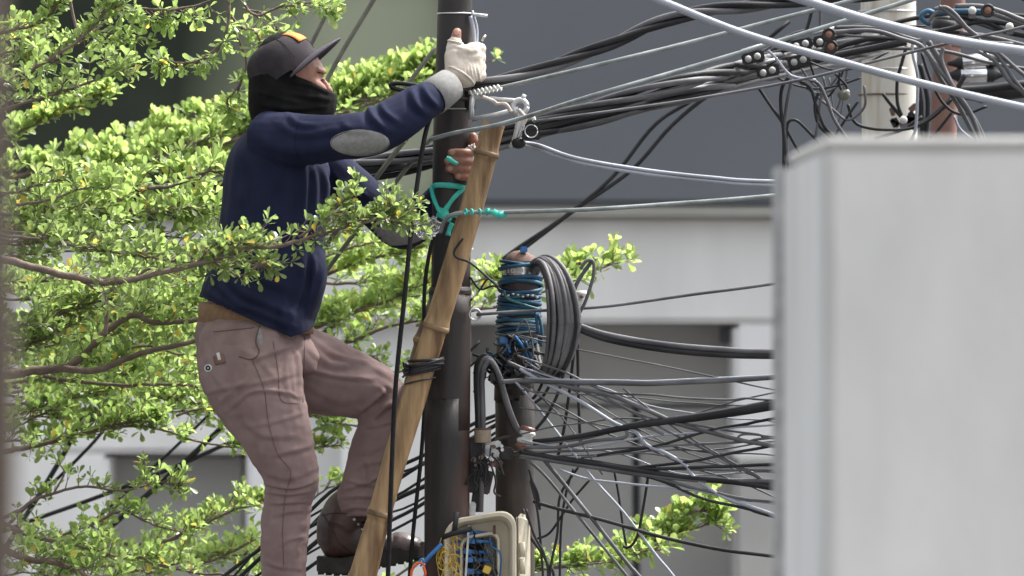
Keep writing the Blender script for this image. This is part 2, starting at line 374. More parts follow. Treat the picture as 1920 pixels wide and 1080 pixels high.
# pale cable tied along the right side of the pole top
mb = MB(); ptube(mb, [(882, 30, 14.96), (888, 60, 14.96), (888, 85, 14.95), (878, 102, 14.94)], 4, seg=8); ptube(mb, [(885, 20, 14.98), (894, 55, 14.98), (893, 90, 14.96)], 3, seg=8)
o = mb.build('cable_end', M_['palecable']); tag(o, 'short pale cable loop beside the gloved hand on the pole', 'cable')

# galvanised bracket
br = thing('bracket', 'galvanised triangular bracket with ring right of the steel pole', 'bracket', P(885, 215, 14.95))
mb = MB()
for pts, r in (([(884, 182), (960, 188), (978, 190)], 4), ([(884, 224), (930, 215), (972, 204)], 4.5), ([(886, 180), (884, 200), (884, 224)], 5)):
    mb.tube(px3(pts, 14.9), r*U, 8)
mb.build('frame', M_['galv'], br)
mb = MB(); mb.torus(P(975, 200, 14.9), 13*U, 5*U, 'y', 20, 8); mb.tube(px3([(978, 188), (984, 177)], 14.9), 4*U, 8); mb.build('ring', M_['galv'], br)
mb = MB(); ptube(mb, [(905, 182, 14.88), (925, 190, 14.87), (932, 195, 14.87), (948, 196, 14.87), (958, 210, 14.88)], 4, seg=7)
ptube(mb, [(972, 205, 14.88), (985, 222, 14.88), (978, 238, 14.88)], 3.5, seg=7); mb.build('twisted_cloth', M_['twine'], br)
mb = MB()
ptube(mb, [(974, 205, 14.9), (972, 235, 14.9), (965, 262, 14.9), (956, 277, 14.9)], [7, 6, 5, 3], seg=8)
ptube(mb, [(985, 205, 14.9), (979, 240, 14.9), (970, 262, 14.9)], 4, seg=8); mb.build('hook', M_['galv'], br)
mb = MB(); mb.sphere(P(972, 268, 14.9), (14*U, 11*U, 11*U), 12, 8); mb.build('wedge', M_['blackcable'], br)
cl = thing('cable_clamp', 'small black cable clamp with wire ring beneath the bracket hook', 'clamp', P(996, 262, 14.88))
mb = MB(); mb.box(P(996, 253, 14.88), (17*U, 9*U, 9*U)); bevel(mb.build('body', M_['blackcable'], cl), .003)
mb = MB(); mb.torus(P(996, 246, 14.86), 12*U, 1.2*U, 'y', 16, 5); mb.build('wire_ring', M_['galv'], cl)
mb = MB(); ptube(mb, [(998, 218, 14.86), (1004, 230, 14.86)], [5, 3], seg=6, n=3); mb.build('clip', M_['whiteplastic'], cl)

# ------------------------------------------------------------------ bamboo ladder
lad = thing('bamboo_ladder', 'bamboo ladder of two lashed culms leaning on the steel pole', 'ladder', (P(640, 3700, 14.8)))
def culm(pts, rads, nodes, Y, first):
    path = catmull(px3(pts, Y), 10); n = len(path); pp = np.array(path); py = 540-(pp[:, 2]-CZ)*15*640/pp[:, 1]; rr = np.interp(py, [p_[1] for p_ in pts], rads)
    fine = np.linspace(0, n-1, 240); F = np.stack([np.interp(fine, range(n), pp[:, k]) for k in range(3)], 1)
    fpy = np.interp(fine, range(n), py); fr = np.interp(fine, range(n), rr)
    for nd in nodes: fr = fr+2.6*1.35*np.exp(-((fpy-nd)/9)**2)-1.2*np.exp(-((fpy-nd-11)/6)**2)
    for i in range(len(F)): F[i, 0] += .0018*noise.noise(Vector((F[i, 2]*9, Y, 0)))
    mb = MB(); mb.tube(F, fr*U, 20); c = mb.build('rail', M_['bamboo' if first else 'oldbamboo'], lad)
    for nd in nodes:
        i = int(np.argmin(abs(fpy-nd))); t = F[min(i+1, 239)]-F[i-1]; t /= np.linalg.norm(t)
        mb = MB(); mb.tube([F[i]-t*.008, F[i]-t*.003, F[i]+t*.003, F[i]+t*.008], [fr[i]*U*.98, fr[i]*U*1.025, fr[i]*U*1.025, fr[i]*U*.98], 20)
        mb.build('node_ring', M_['bamnode'], c)
    # hollow top
    i = int(np.argmin(fpy))
    mb = MB(); d = F[i]-F[i+1 if i == 0 else i-1]; d = d/np.linalg.norm(d)
    mb.tube([F[i]+d*.0002, F[i]+d*.0012], fr[i]*U*.72, 16); mb.build('hollow', M_['brownpost'], c)
    return c
culm([(926, 232), (921, 250), (897, 345), (846, 520), (793, 690), (772, 760), (741, 860), (712, 965), (686, 1060), (630, 1300), (420, 2600)], [20.5, 20.5, 21, 22.5, 22, 23.5, 22.5, 21.5, 25, 29, 36], [290, 612, 965, 1330, 1700, 2100, 2500], 14.84, True)
culm([(915, 250), (882, 390), (829, 540), (801, 620), (782, 690), (765, 760), (741, 860), (688, 1060), (632, 1300), (420, 2600)], [17, 17, 17, 18, 18, 18, 18, 20, 24, 28], [330, 640, 930, 1280, 1650, 2050], 15.30, False)
for k, (x, y) in enumerate(((835, 520), (783, 700), (668, 1085), (620, 1330), (560, 1650), (490, 2050))):
    if k in (0,): continue
    mb = MB(); mb.tube([P(x, y, 14.845), P(x-4, y, 15.30)], 13*U, 12); mb.build('rung', M_['bamboo'], lad)
lash = thing('lashing', 'dark wire lashing wound round the bamboo ladder below mid height', 'lashing', P(790, 690, 14.8))
for k, (dy, tilt, r) in enumerate(((0, 8, 33), (6, 14, 33), (-6, 2, 32), (14, 10, 31), (32, 12, 28.5), (-1, 16, 34), (3, 4, 34), (9, 12, 33))):
    mb = MB(); q = P(797-dy*.28, 682+dy, 14.84)
    mb.torus(q, r*U, (3.0 if k < 4 or k > 4 else 1.8)*U, 'z', 24, 6, rot=Matrix.Rotation(R(-tilt), 3, 'Y')@Matrix.Rotation(R(4*math.sin(k*3)), 3, 'X')); mb.build('turn', M_['blackcable'], lash)
mb = MB()
for k in range(9): ptube(mb, [(775, 690, 14.82), (764-k % 3*2, 685+k*2.2, 14.8), (755+k % 4, 680+k*3.4, 14.79)], 2.2, seg=5, n=3)
mb.build('frayed_end', M_['blackcable'], lash)

# ------------------------------------------------------------------ cables
WR = []
CM = dict(b='blackcable', g='greycable', p='palecable', s='steelwire', o='oldwire', d='blue')
def wire(label, mt, r, pts, Y=15.0, cat='cable', group=None, name=None, seg=7, kink=0.0):
    q = catmull(px3(pts, Y), 7)
    if kink:
        ph = random.random()*50
        for i, v in enumerate(q):
            v = np.array(v); v[2] += kink*U*noise.noise(Vector((v[0]*6+ph, ph, 0))); v[0] += kink*.5*U*noise.noise(Vector((ph, v[2]*6, 1))); q[i] = v
    mb = MB(); n = len(q)
    rad = np.interp(np.linspace(0, 1, n), np.linspace(0, 1, len(r)), r)*U if hasattr(r, '__len__') else r*U
    mb.tube(q, rad, seg); o = mb.build(name or ('cable' if cat == 'cable' else 'wire'), M_[CM.get(mt, mt)])
    tag(o, label, cat, group); return o
def twisted(label, pts, strands, r, spread, pitch, Y=15.0, mt='b', group=None, name='twisted_cable', base=None):
    q = np.array(catmull(px3(pts, Y), 10)); seglen = np.linalg.norm(np.diff(q, axis=0), axis=1); s = np.concatenate([[0], np.cumsum(seglen)])
    n = int(s[-1]/(.012 if pitch < 1 else .03)); ss = np.linspace(0, s[-1], n); F = np.stack([np.interp(ss, s, q[:, k]) for k in range(3)], 1)
    t = thing(name, label, 'cable', F[0], group)
    for k in range(strands):
        ph = 2*math.pi*k/strands+random.random()*.5; out = []
        for i in range(n):
            tg = F[min(i+1, n-1)]-F[max(i-1, 0)]; tg /= np.linalg.norm(tg); u = np.array([0, 1., 0]); u -= tg*np.dot(u, tg); u /= np.linalg.norm(u); w = np.cross(tg, u)
            a = ph+2*math.pi*ss[i]/pitch+.6*noise.noise(Vector((ss[i]*2, k*7.7, 0)))
            sp = spread*U*(1+.25*noise.noise(Vector((ss[i]*1.5, k*3.1, 4))))
            out.append(F[i]+(u*math.cos(a)+w*math.sin(a))*sp)
        mb = MB(); mb.tube(out, r*U, 8); mb.build('strand', M_[CM.get(mt, mt)] if k % 3 else M_['greycable' if mt == 'b' else CM.get(mt, mt)], t)
    return t
# big overhead lines, nearer than the pole
wire('pale blue grey overhead line crossing down to the right above the concrete wall', 'p', 7, [(980, -110), (1100, -55), (1230, -2), (1390, 62), (1560, 112), (1720, 155), (1920, 202), (2300, 280)], 13.6)
wire('thick pale overhead line crossing the top right corner over both far poles', 'p', 8.5, [(1200, -95), (1380, -38), (1500, -2), (1620, 36), (1760, 70), (1920, 96), (2300, 140)], 13.6)
wire('galvanised wire rising right from the white spiral grip beside the gloved hand', 's', 4, [(900, 174, 14.93), (945, 163, 14.93), (1100, 127), (1300, 78), (1460, 36), (1600, 0), (1900, -80)], 14.4, 'wire')
wire('galvanised wire crossing in front of pole and bamboo top', 's', 4.2, [(806, 262, 14.86), (850, 250, 14.84), (925, 236, 14.78), (1000, 215, 14.7), (1100, 183), (1300, 125), (1500, 65), (1715, -2), (1950, -80)], 14.2, 'wire')
wire('thin taut grey wire passing under the dark cable bundle to the far white pole', 'g', 2.8, [(1000, 228), (1150, 208), (1300, 186), (1500, 150), (1640, 115), (1800, 76), (1920, 50), (2200, -20)], 14.5, 'wire')
twisted('thick twisted black cable climbing right from the gloved hand to the top edge', [(820, 172, 15.1), (905, 158), (1000, 134), (1120, 92), (1230, 45), (1330, 20), (1480, 2), (1700, -15)], 3, 6.5, 7, .55, 15.05)
twisted('upper twisted dark cable of the bundle running behind the steel pole', [(-300, 400, 16.2), (0, 400, 16), (180, 372, 16), (420, 345, 15.8), (640, 315, 15.5), (810, 285, 15.3), (900, 262), (1000, 232), (1150, 190), (1300, 148), (1420, 120, 15.8), (1560, 92, 16.6), (1650, 74, 17.3)], 4, 6, 10, .8, 15.4, group='dark cable bundle')
twisted('lower twisted dark cable of the bundle running behind the steel pole', [(-300, 440, 16.4), (0, 425, 16.2), (240, 402, 16), (440, 368, 15.8), (640, 338, 15.5), (810, 305, 15.4), (1000, 252), (1150, 215), (1300, 172), (1420, 145, 15.9), (1560, 112, 16.7), (1650, 92, 17.35)], 3, 6, 8, .9, 15.5, group='dark cable bundle')
for k in range(4):
    y = (-9, 4, 13, 26)[k]
    wire(('topmost', 'second', 'third', 'lowest')[k]+' single black cable beside the twisted bundle under the worker\'s sleeve', 'g' if k % 2 else 'b', 5.5, [(-300, 420+y, 16.4), (300, 385+y, 16), (560, 340+y, 15.7), (700, 315+y*.9, 15.5), (820, 292+y*.7, 15.45), (1000, 240+y*.6), (1250, 178+y*.7), (1440, 128+y*.8, 15.9), (1655, 84+y*.6, 17.35)], 15.5, group='dark cable bundle', kink=6)
wire('black cable loop end sticking out left of the cuff', 'b', 4.5, [(820, 172, 15.05), (790, 162), (750, 156), (733, 158), (738, 165), (765, 172), (800, 180)], 15.0)
# olive / dark diagonals on the left of the pole
wire('dark rope running up left behind the cap peak to the top edge', 'o', 5, [(720, -40), (700, 0), (640, 100), (600, 175), (540, 290), (420, 520)], 16.2)
wire('shorter dark rope left of the other behind the cap', 'o', 4.5, [(650, -50), (625, 0), (590, 70), (540, 170), (400, 470)], 16.2)
wire('dark rod leaning through the leaves left of the pole', 'o', 4.5, [(818, 88), (770, 150), (735, 195), (640, 320)], 15.6)
wire('olive guy wire slanting down left from the white spiral grip under the sleeve', 'o', 5, [(802, 222), (760, 262), (700, 340), (640, 420), (500, 620)], 15.25, 'wire')
wire('second olive guy wire beside the pole, nearer the pole', 'o', 4.5, [(835, 235), (800, 268), (735, 350), (640, 470), (520, 640)], 15.35, 'wire')
wire('long black rope hanging in front of the thigh from the pole clamp', 'blackrope', 4.6, [(812, 205, 14.9), (795, 262, 14.8), (775, 400, 14.75), (758, 560), (742, 720), (735, 860), (727, 1090), (715, 1500)], 14.7, 'rope', name='rope')
wire('black rope hanging between bamboo and steel pole', 'blackrope', 4, [(822, 420, 14.93), (806, 470, 14.92), (795, 560), (798, 700), (790, 850), (768, 1080), (750, 1500)], 14.91, 'rope', name='rope')
for k, (x0, y0, x1, y1, r) in enumerate(((440, 778, 225, 972, 6.5), (412, 757, 190, 965, 3.5), (345, 868, 20, 990, 5), (120, 850, 20, 1010, 6), (170, 835, 60, 940, 4))):
    dx, dy = x1-x0, y1-y0
    wire(('thick black cable slanting below the trouser seat through the leaves', 'thin dark cable parallel to the thick one below the seat', 'dark cable low behind the leaves crossing the pale wall', 'dark steep cable at the lower left behind twigs', 'short dark cable at the lower left above the steep one')[k], 'b', r, [(x0-dx*.9, y0-dy*.9), (x0-dx*.3, y0-dy*.35), (x0, y0), ((x0+x1)/2, (y0+y1)/2+3), (x1, y1), (x1+dx*.8, y1+dy*.8)], 17.6)
jj = lambda: random.uniform(-11, 11)
for k in range(8):
    o_ = k*15
    wire(('highest', 'second', 'third', 'fourth', 'fifth', 'sixth', 'seventh', 'lowest')[k]+' black cable of the sheaf slanting down left behind the boots', 'b', (4, 2.5, 4.5, 3, 5, 2.5, 4, 3)[k], [(1000, 742+o_*.6), (885, 792+o_), (800, 848+o_+jj()), (640, 925+o_*1.1+jj()), (520, 1000+o_*1.1+jj()), (420, 1070+o_*1.2+jj()), (200, 1240+o_)], 15.7+.06*k, group='cables behind the boots', kink=14)
wire('dark thin rod crossing the gap right of the knee', 'b', 3, [(900, 640), (840, 700), (700, 860), (560, 1010)], 15.9, 'wire')
# behind-pole pair of dark diagonals
wire('left one of two dark cables slanting from the bundle to the blue wrapped post', 'b', 4.5, [(1480, 40), (1320, 172), (1230, 232), (1150, 330), (1060, 405), (975, 462), (930, 495)], 17.0, group='two slanting dark cables')
wire('right one of two dark cables slanting from the bundle to the blue wrapped post', 'b', 4.5, [(1500, 60), (1340, 170), (1260, 235), (1185, 318), (1080, 392), (1010, 445), (950, 490)], 17.0, group='two slanting dark cables')
# pale duplex and steel tie wire
for k, dy in enumerate((-3.5, 3.5)):
    wire(('upper', 'lower')[k]+' strand of the pale duplex cable sagging right from the bracket hook', 'p', 3.6, [(972, 268+dy*.5, 14.9), (1010, 276+dy, 14.9), (1080, 300+dy), (1200, 321+dy), (1330, 336+dy), (1462, 344+dy), (1900, 348+dy)], 14.7, group='pale duplex cable')
wire('steel wire with teal knots running right across the bamboo to the concrete wall', 's', 4, [(826, 436, 14.85), (834, 414, 14.83), (850, 402, 14.8), (880, 398, 14.78), (945, 398, 14.75), (1100, 393), (1250, 383), (1460, 366), (1900, 320)], 14.6, 'wire')
wire('thin black wire hooked across the bamboo below the teal ribbon', 'b', 2.2, [(868, 447), (852, 470), (856, 483), (880, 492), (905, 512), (925, 530), (935, 538, 15.1)], 14.79, 'wire')
wire('brown wire running right from the white eyelet on the pole', 'g', 3.2, [(893, 590), (960, 585), (1060, 580), (1150, 573), (1300, 552), (1470, 529), (1900, 460)], 14.95, 'wire')
# fan to the concrete wall
FAN = [
 ('g', 5.5, [(1083, 610), (1140, 628), (1240, 645), (1350, 655), (1470, 660), (1900, 662)], 'upper of two thick dark cables leaving the coil to the right', 0),
 ('b', 6, [(1083, 617), (1140, 637), (1240, 655), (1350, 665), (1470, 668), (1900, 670)], 'lower of two thick dark cables leaving the coil to the right', 0),
 ('g', 1.6, [(970, 628), (1080, 655), (1230, 684), (1350, 709), (1470, 733), (1900, 800)], 'hair thin wire sloping right just under the coil middle', 2),
 ('g', 4.6, [(940, 716), (985, 714), (1080, 718), (1200, 720), (1240, 719), (1320, 716), (1470, 707), (1900, 680)], 'grey duplex cable leaving level from the coil foot', 2),
 ('p', 2.4, [(985, 708), (1080, 713), (1200, 715), (1240, 714), (1320, 711), (1470, 703), (1900, 676)], 'pale strand riding on the level duplex cable', 2),
 ('g', 2.2, [(970, 668), (1060, 700), (1140, 735), (1240, 743), (1360, 752), (1400, 750), (1470, 753), (1900, 758)], 'thin grey wire bending level below the duplex cable', 4),
 ('b', [5, 6, 8, 10, 11], [(1000, 828), (1090, 818), (1180, 800), (1280, 786), (1380, 772), (1470, 757), (1900, 690)], 'thickest black cable rising right from the brown insulator', 2),
 ('g', 3.4, [(1000, 832), (1090, 822), (1160, 805), (1200, 800), (1225, 806), (1245, 815)], 'short grey tail resting on the thickest black cable', 2),
 ('g', 3.6, [(985, 838), (1060, 838), (1110, 828), (1170, 820), (1175, 806)], 'grey stub looping up under the thickest black cable', 2),
 ('g', 4.5, [(950, 678), (1000, 700), (1060, 724), (1130, 740), (1200, 765), (1280, 795), (1360, 815), (1470, 840), (1900, 930)], 'dusty cable sweeping down right from the wire tangle', 5),
 ('p', 3.6, [(974, 690), (1020, 716), (1080, 750), (1150, 790), (1190, 806), (1213, 832), (1250, 850), (1285, 872), (1300, 892), (1345, 925), (1400, 950), (1470, 975), (1900, 1120)], 'bright pale kinked cable running diagonally through the fan', 6),
 ('g', 2.4, [(1120, 735), (1200, 780), (1280, 822), (1370, 870), (1470, 920), (1900, 1130)], 'thin wire dropping diagonally from the upper fan', 5),
 ('g', 2.2, [(1000, 690), (1120, 745), (1230, 785), (1330, 800), (1420, 815), (1470, 822), (1900, 860)], 'thin wire crossing the recess edge in the fan middle', 6),
 ('p', 2.2, [(1100, 840), (1200, 822), (1300, 812), (1380, 800), (1470, 795), (1900, 770)], 'thin pale wire rising gently across the thickest cable end', 5),
 ('g', 2.6, [(985, 848), (1080, 845), (1200, 838), (1320, 832), (1400, 828), (1470, 822), (1900, 800)], 'nearly level wire just above the dark bundle', 3),
 ('b', 3.0, [(1120, 856), (1240, 832), (1340, 805), (1400, 795), (1470, 782), (1900, 710)], 'dark wire rising to the wall below the thickest cable', 4),
 ('g', 2.2, [(1240, 792), (1340, 812), (1375, 822), (1390, 815), (1430, 818), (1470, 824), (1900, 860)], 'wire with a small kink over the white wall', 6),
 ('b', 3.4, [(985, 846), (1060, 858), (1180, 876), (1300, 876), (1400, 873), (1470, 870), (1900, 850)], 'upper dark cable of the lower bundle turning level', 3),
 ('b', 3.0, [(1180, 878), (1290, 866), (1380, 848), (1470, 830), (1900, 735)], 'dark wire branching up from the lower bundle', 3),
 ('b', 6.0, [(975, 848), (1030, 856), (1120, 872), (1220, 886), (1330, 900), (1400, 908), (1470, 916), (1900, 970)], 'thick dusty cable of the lower bundle', 3),
 ('g', 5.0, [(975, 853), (1030, 862), (1120, 878), (1220, 891), (1290, 897), (1400, 903), (1470, 904), (1900, 910)], 'second thick dusty cable under the lower bundle', 3),
 ('g', 3.4, [(1180, 882), (1260, 905), (1340, 925), (1400, 938), (1470, 944), (1900, 985)], 'dark wire fanning out under the lower bundle', 3),
 ('b', 3.0, [(1190, 888), (1250, 905), (1320, 935), (1400, 955), (1470, 975), (1900, 1080)], 'lowest dark wire of the fan reaching the wall', 3),
 ('p', 2.2, [(1050, 880), (1110, 900), (1200, 908), (1290, 918), (1380, 935), (1470, 948), (1900, 1010)], 'thin pale wire sagging under the bundle', 3),
 ('b', 3.6, [(1000, 940), (1060, 958), (1130, 975), (1240, 1006), (1340, 1028), (1470, 1046), (1900, 1100)], 'lone dark cable running under everything to the wall', 2),
 ('g', 1.8, [(1090, 858), (1200, 850), (1320, 868), (1400, 880), (1470, 888), (1900, 920)], 'faint thin wire between the bundle and the white wall', 5),
 ('g', 1.8, [(1170, 730), (1260, 800), (1350, 850), (1420, 890), (1470, 915), (1900, 1100)], 'second thin diagonal wire over the recess', 5),
 ('g', 2.0, [(1180, 882), (1300, 880), (1400, 880), (1470, 882), (1900, 890)], 'straight level wire leaving the lower bundle', 3),
 ('g', 3.0, [(975, 850), (1020, 890), (1070, 950), (1120, 1010), (1180, 1085), (1400, 1360)], 'grey cable plunging steeply from the lower clamp', 3),
 ('g', 4.0, [(1020, 862), (1060, 910), (1120, 985), (1180, 1060), (1210, 1095), (1400, 1330)], 'thicker grey cable plunging steeply beside the other', 2),
 ('p', 2.6, [(965, 715), (1000, 755), (1060, 830), (1110, 895), (1170, 960), (1230, 1040), (1270, 1090), (1400, 1270)], 'pale thin cable falling through the whole fan', 3),
 ('g', 1.6, [(960, 640), (985, 600), (1000, 665), (985, 690), (1000, 730), (1060, 790), (1130, 890)], 'bent thin wire sprouting from the tangle', 3),
]
for mt, r, pts, lab, kk in FAN: wire(lab, mt, r, [(x, y, 14.95-.25*max(0, x-1000)/500) for x, y in pts], 15, group='wires fanning out to the concrete wall', kink=kk)
VERT = [
 ('b', 3.2, [(1083, 590), (1084, 700), (1086, 780), (1088, 830)], 'straight black tail hanging from the coil right edge'),
 ('b', 3.2, [(1078, 640), (1068, 730), (1058, 800), (1044, 865)], 'black tail curving left below the coil'),
 ('b', 3.2, [(1058, 695), (1045, 740), (1025, 780), (1005, 805)], 'black tail curling back to the brown insulator'),
 ('b', 3, [(1040, 705), (1020, 740), (1003, 755)], 'short black tail under the coil'),
 ('b', 3, [(1022, 705), (1008, 735), (998, 748)], 'shortest black tail close to the post'),
 ('g', 4, [(1110, 489), (1085, 525), (1070, 560)], 'dark upper half of the arch above the coil'),
 ('g', 3.4, [(1088, 505), (1100, 490), (1112, 492), (1112, 520), (1098, 565), (1085, 590)], 'grey wire arching up over the porcelain knob'),
 ('b', 2.6, [(1085, 875), (1050, 930), (1045, 1000), (1030, 1090), (1028, 1300)], 'black drop wire beside the cream box, left of the looped pair'),
 ('b', 2.6, [(1075, 880), (1062, 920), (1052, 985), (1050, 1090), (1050, 1300)], 'black drop wire of the looped pair under the bundle'),
 ('b', 2.4, [(1105, 900), (1075, 935), (1055, 965), (1030, 1000), (1003, 1012)], 'black wire curving down to the box side'),
 ('b', 2.4, [(1152, 885), (1160, 930), (1168, 990), (1175, 1030)], 'thin drop hanging from the bundle left of the hooked drop'),
 ('b', 2.8, [(1216, 884), (1208, 940), (1196, 1000), (1182, 1024), (1168, 1024)], 'hooked black drop wire in front of the leafy twig'),
 ('b', 2.6, [(995, 900), (1008, 960), (1015, 1040), (1018, 1090), (1018, 1300)], 'black drop wire nearest the cream box side'),
 ('b', 2.4, [(992, 880), (1005, 930), (1012, 955), (1008, 925), (995, 895)], 'short folded wire tail beside the post'),
 ('b', 3.0, [(980, 955), (990, 1000), (1010, 1030), (1028, 1060), (1040, 1095), (1050, 1300)], 'thicker black wire lying against the box corner'),
 ('b', 2.6, [(986, 955), (1002, 1005), (1020, 1040), (1028, 1095), (1026, 1300)], 'second wire lying against the box corner'),
]
for mt, r, pts, lab in VERT: wire(lab, mt, r, pts, 14.93+random.random()*.06, 'wire', kink=2, group='wires hanging by the short post')

# ------------------------------------------------------------------ short cable post with blue wraps
YP = 15.15
post = thing('short_post', 'short steel post with rusty domed top wrapped in blue wire', 'post', P(970, 540, YP)-Vector((0, 0, CZ)))
mb = MB(); ptube(mb, [(966, 3700), (966, 1000), (964, 740), (974, 560), (978, 500)], [40, 37, 38, 36, 36], YP); mb.build('shaft', M_['darksteel'], post)
mb = MB(); q = [P(978, 502, YP), P(978, 490, YP), P(979, 480, YP), P(980, 474, YP), P(981, 470, YP)]; mb.tube(q, [36*U, 34*U, 27*U, 17*U, 4*U], 24); mb.build('dome', M_['rust'], post)
for k in range(34):
    t = k/33; y = 492+150*t+random.uniform(-3, 3); x = 978-8*t
    if 500 < y < 520 : continue
    mm = random.choice(['blue', 'blue', 'blue', 'tealdark', 'blackcable', 'blue', 'steelwire' if k > 15 else 'tealdark'])
    mb = MB(); mb.torus(P(x, y, YP), (38+random.uniform(0, 3.5))*U, random.uniform(2.4, 4.2)*U, 'z', 24, 6, rot=Matrix.Rotation(R(random.uniform(-9, 12)), 3, 'Y')@Matrix.Rotation(R(random.uniform(-14, 8)), 3, 'X'))
    mb.build('wire_wrap', M_[mm], post)
mb = MB(); mb.tube([P(978, 516, YP), P(978, 494, YP)], 39.5*U, 32, cap=False); band = mb.build('metal_band', M_['shiny'], post)
# stamped number on the band
cu = bpy.data.curves.new('t', 'FONT'); cu.body = '18.5'; cu.size = .034; cu.align_x = 'CENTER'; cu.align_y = 'CENTER'; cu.offset = .0008
to = bpy.data.objects.new('t', cu); COL.objects.link(to); me = bpy.data.meshes.new_from_object(to.evaluated_get(bpy.context.evaluated_depsgraph_get()))
V = []; c0 = P(978, 505, YP); rr = 40.2*U
for v in me.vertices:
    a = v.co.x/rr-.35; V.append((c0.x+rr*math.sin(a), c0.y-rr*math.cos(a), c0.z+v.co.y))
F = [tuple(p.vertices) for p in me.polygons]; bpy.data.objects.remove(to)
mk('stamped_number', V, F, M_['whiteplastic'], band, False)
mb = MB(); ptube(mb, [(945, 545), (952, 560), (985, 572), (1010, 580)], 2.5, YP-.075, 6); mb.build('loose_strand', M_['tealdark'], post)
mb = MB()
for k in range(8): mb.box(P(944+k*9, 552+k*.6+2*math.sin(k*2), YP-.068+.0009*(k-3.5)**2), (2.6*U, 2*U, 2*U))
mb.build('cleat', M_['galv'], post)
mb = MB(); mb.box(P(982, 468, YP-.03), (7*U, 5*U, 6*U)); bevel(mb.build('cap_plug', M_['blueplug'], post), .003)
# blue hanging ends
for k, pts in enumerate(([(1010, 590), (1016, 620), (1014, 650)], [(1004, 585), (1008, 615), (1012, 645)], [(965, 630), (980, 650), (1000, 690)], [(945, 635), (952, 650), (956, 662)], [(985, 640), (995, 668), (1005, 695)])):
    mb = MB(); ptube(mb, pts, 3.0, YP-.09, 6); mb.build('blue_end', M_['blueplug' if k in (2, 3) else 'blue'], post)
mb = MB(); mb.box(P(944, 638, YP-.09), (8*U, 6*U, 6*U)); bevel(mb.build('plug', M_['blueplug'], post), .003)
# tangle of small wires and clamps
tg = thing('wire_tangle', 'dark tangle of clamps and wire ends below the blue wraps', 'tangle', P(955, 690, YP))
for k in range(46):
    x, y = random.gauss(950, 22), random.gauss(672, 26); pts = [(x, y)]
    for j in range(3): x += random.uniform(-26, 28); y += random.uniform(-20, 26); pts.append((x, y))
    mb = MB(); ptube(mb, [(a, b, YP-.08+random.uniform(-.04, .03)) for a, b in pts], random.uniform(1.2, 3.2), seg=5, n=4)
    mb.build('wire_end', M_[random.choice(['blackcable', 'blackcable', 'greycable', 'greycable', 'darksteel', 'galv' if k < 12 else 'blackcable', 'blue'])], tg)
for k in range(16):
    mb = MB(); mb.box(P(random.gauss(938, 14), random.gauss(690, 24), YP-.06+random.uniform(-.02, .02)), (random.uniform(4, 11)*U, 6*U, random.uniform(4, 11)*U), Matrix.Rotation(random.random()*3, 3, 'Y'))
    bevel(mb.build('clamp', M_[random.choice(['blackcable', 'darksteel', 'blackcable'])], tg), .002)
wire('twisted tie wire joining the steel pole and the blue wrapped post', 'b', 2, [(882, 520, 14.98), (900, 545), (925, 540), (940, 548)], 15.02, 'wire', kink=8)
wire('thin tie wire sagging below the other between pole and post', 'b', 2, [(884, 560, 14.98), (900, 540), (915, 520), (935, 535)], 15.02, 'wire', kink=8)
e = thing('eyelet', 'white wire eyelet fixed at the right side of the steel pole', 'eyelet', P(889, 590, 14.97))
for k in range(3): mb = MB(); mb.torus(P(889+k, 590, 14.96-.004*k), (9+k)*U, 1.5*U, 'y', 18, 6); mb.build('ring', M_['galv'], e)
# coil
coil = thing('cable_coil', 'big coil of grey cable hung on the right of the blue wrapped post', 'coil', P(1040, 705, 15.0))
for k in range(36):
    f = k/35; ph = R(80-19*f+random.uniform(-4, 4)); rad = (97+12*f+random.uniform(-5, 4))*U; c = P(1014+12*f+random.uniform(-4, 4), 598+random.uniform(-4, 4), 15.03); pts = []
    for j in range(41):
        a = 2*math.pi*j/40; w = rad*math.cos(a)*(1+.08*math.sin(a))
        pts.append((c.x+w*math.cos(ph)+.012*(1-abs(math.sin(a)))*f, c.y-w*math.sin(ph)*.9, c.z+rad*1.04*math.sin(a)-.015*math.cos(a)))
    mb = MB(); mb.tube(pts, 4.4*U, 7, cap=False); mb.build('loop', M_['coilgrey' if k % 4 else 'blackcable'], coil)
kn = thing('porcelain_knob', 'small white porcelain knob behind the coil right side', 'insulator', P(1092, 560, 15.1))
mb = MB()
for a, r in ((-14, 9), (-6, 12), (2, 8), (10, 11), (16, 7)): pass
mb.tube([P(1088, 545, 15.1), P(1088, 552, 15.1), P(1087, 560, 15.1), P(1086, 568, 15.1), P(1084, 578, 15.1)], [12*U, 14*U, 8*U, 12*U, 9*U], 16); mb.build('body', M_['whiteplastic'], kn)
mb = MB(); mb.tube([P(1091, 556, 15.07), P(1091, 556, 15.13)], 3.5*U, 10); mb.build('bolt', M_['rust'], kn)
# looping thick cables left of the post
for k, (dx, lab) in enumerate(((0, 'outer'), (7, 'middle'), (14, 'inner'))):
    wire(lab+' thick cable arching over between steel pole and short post', 'b' if k == 0 else 'g', 5.5, [(893+dx*.6, 960), (896+dx*.7, 800), (893+dx*.8, 710), (897+dx, 678+dx*.4), (912+dx*.6, 668+dx*.7), (930+dx*.4, 690+dx), (945+dx*.5, 745+dx), (962+dx*.5, 795+dx*.5), (985, 826)], 15.02-.012*k, group='thick looping cables')
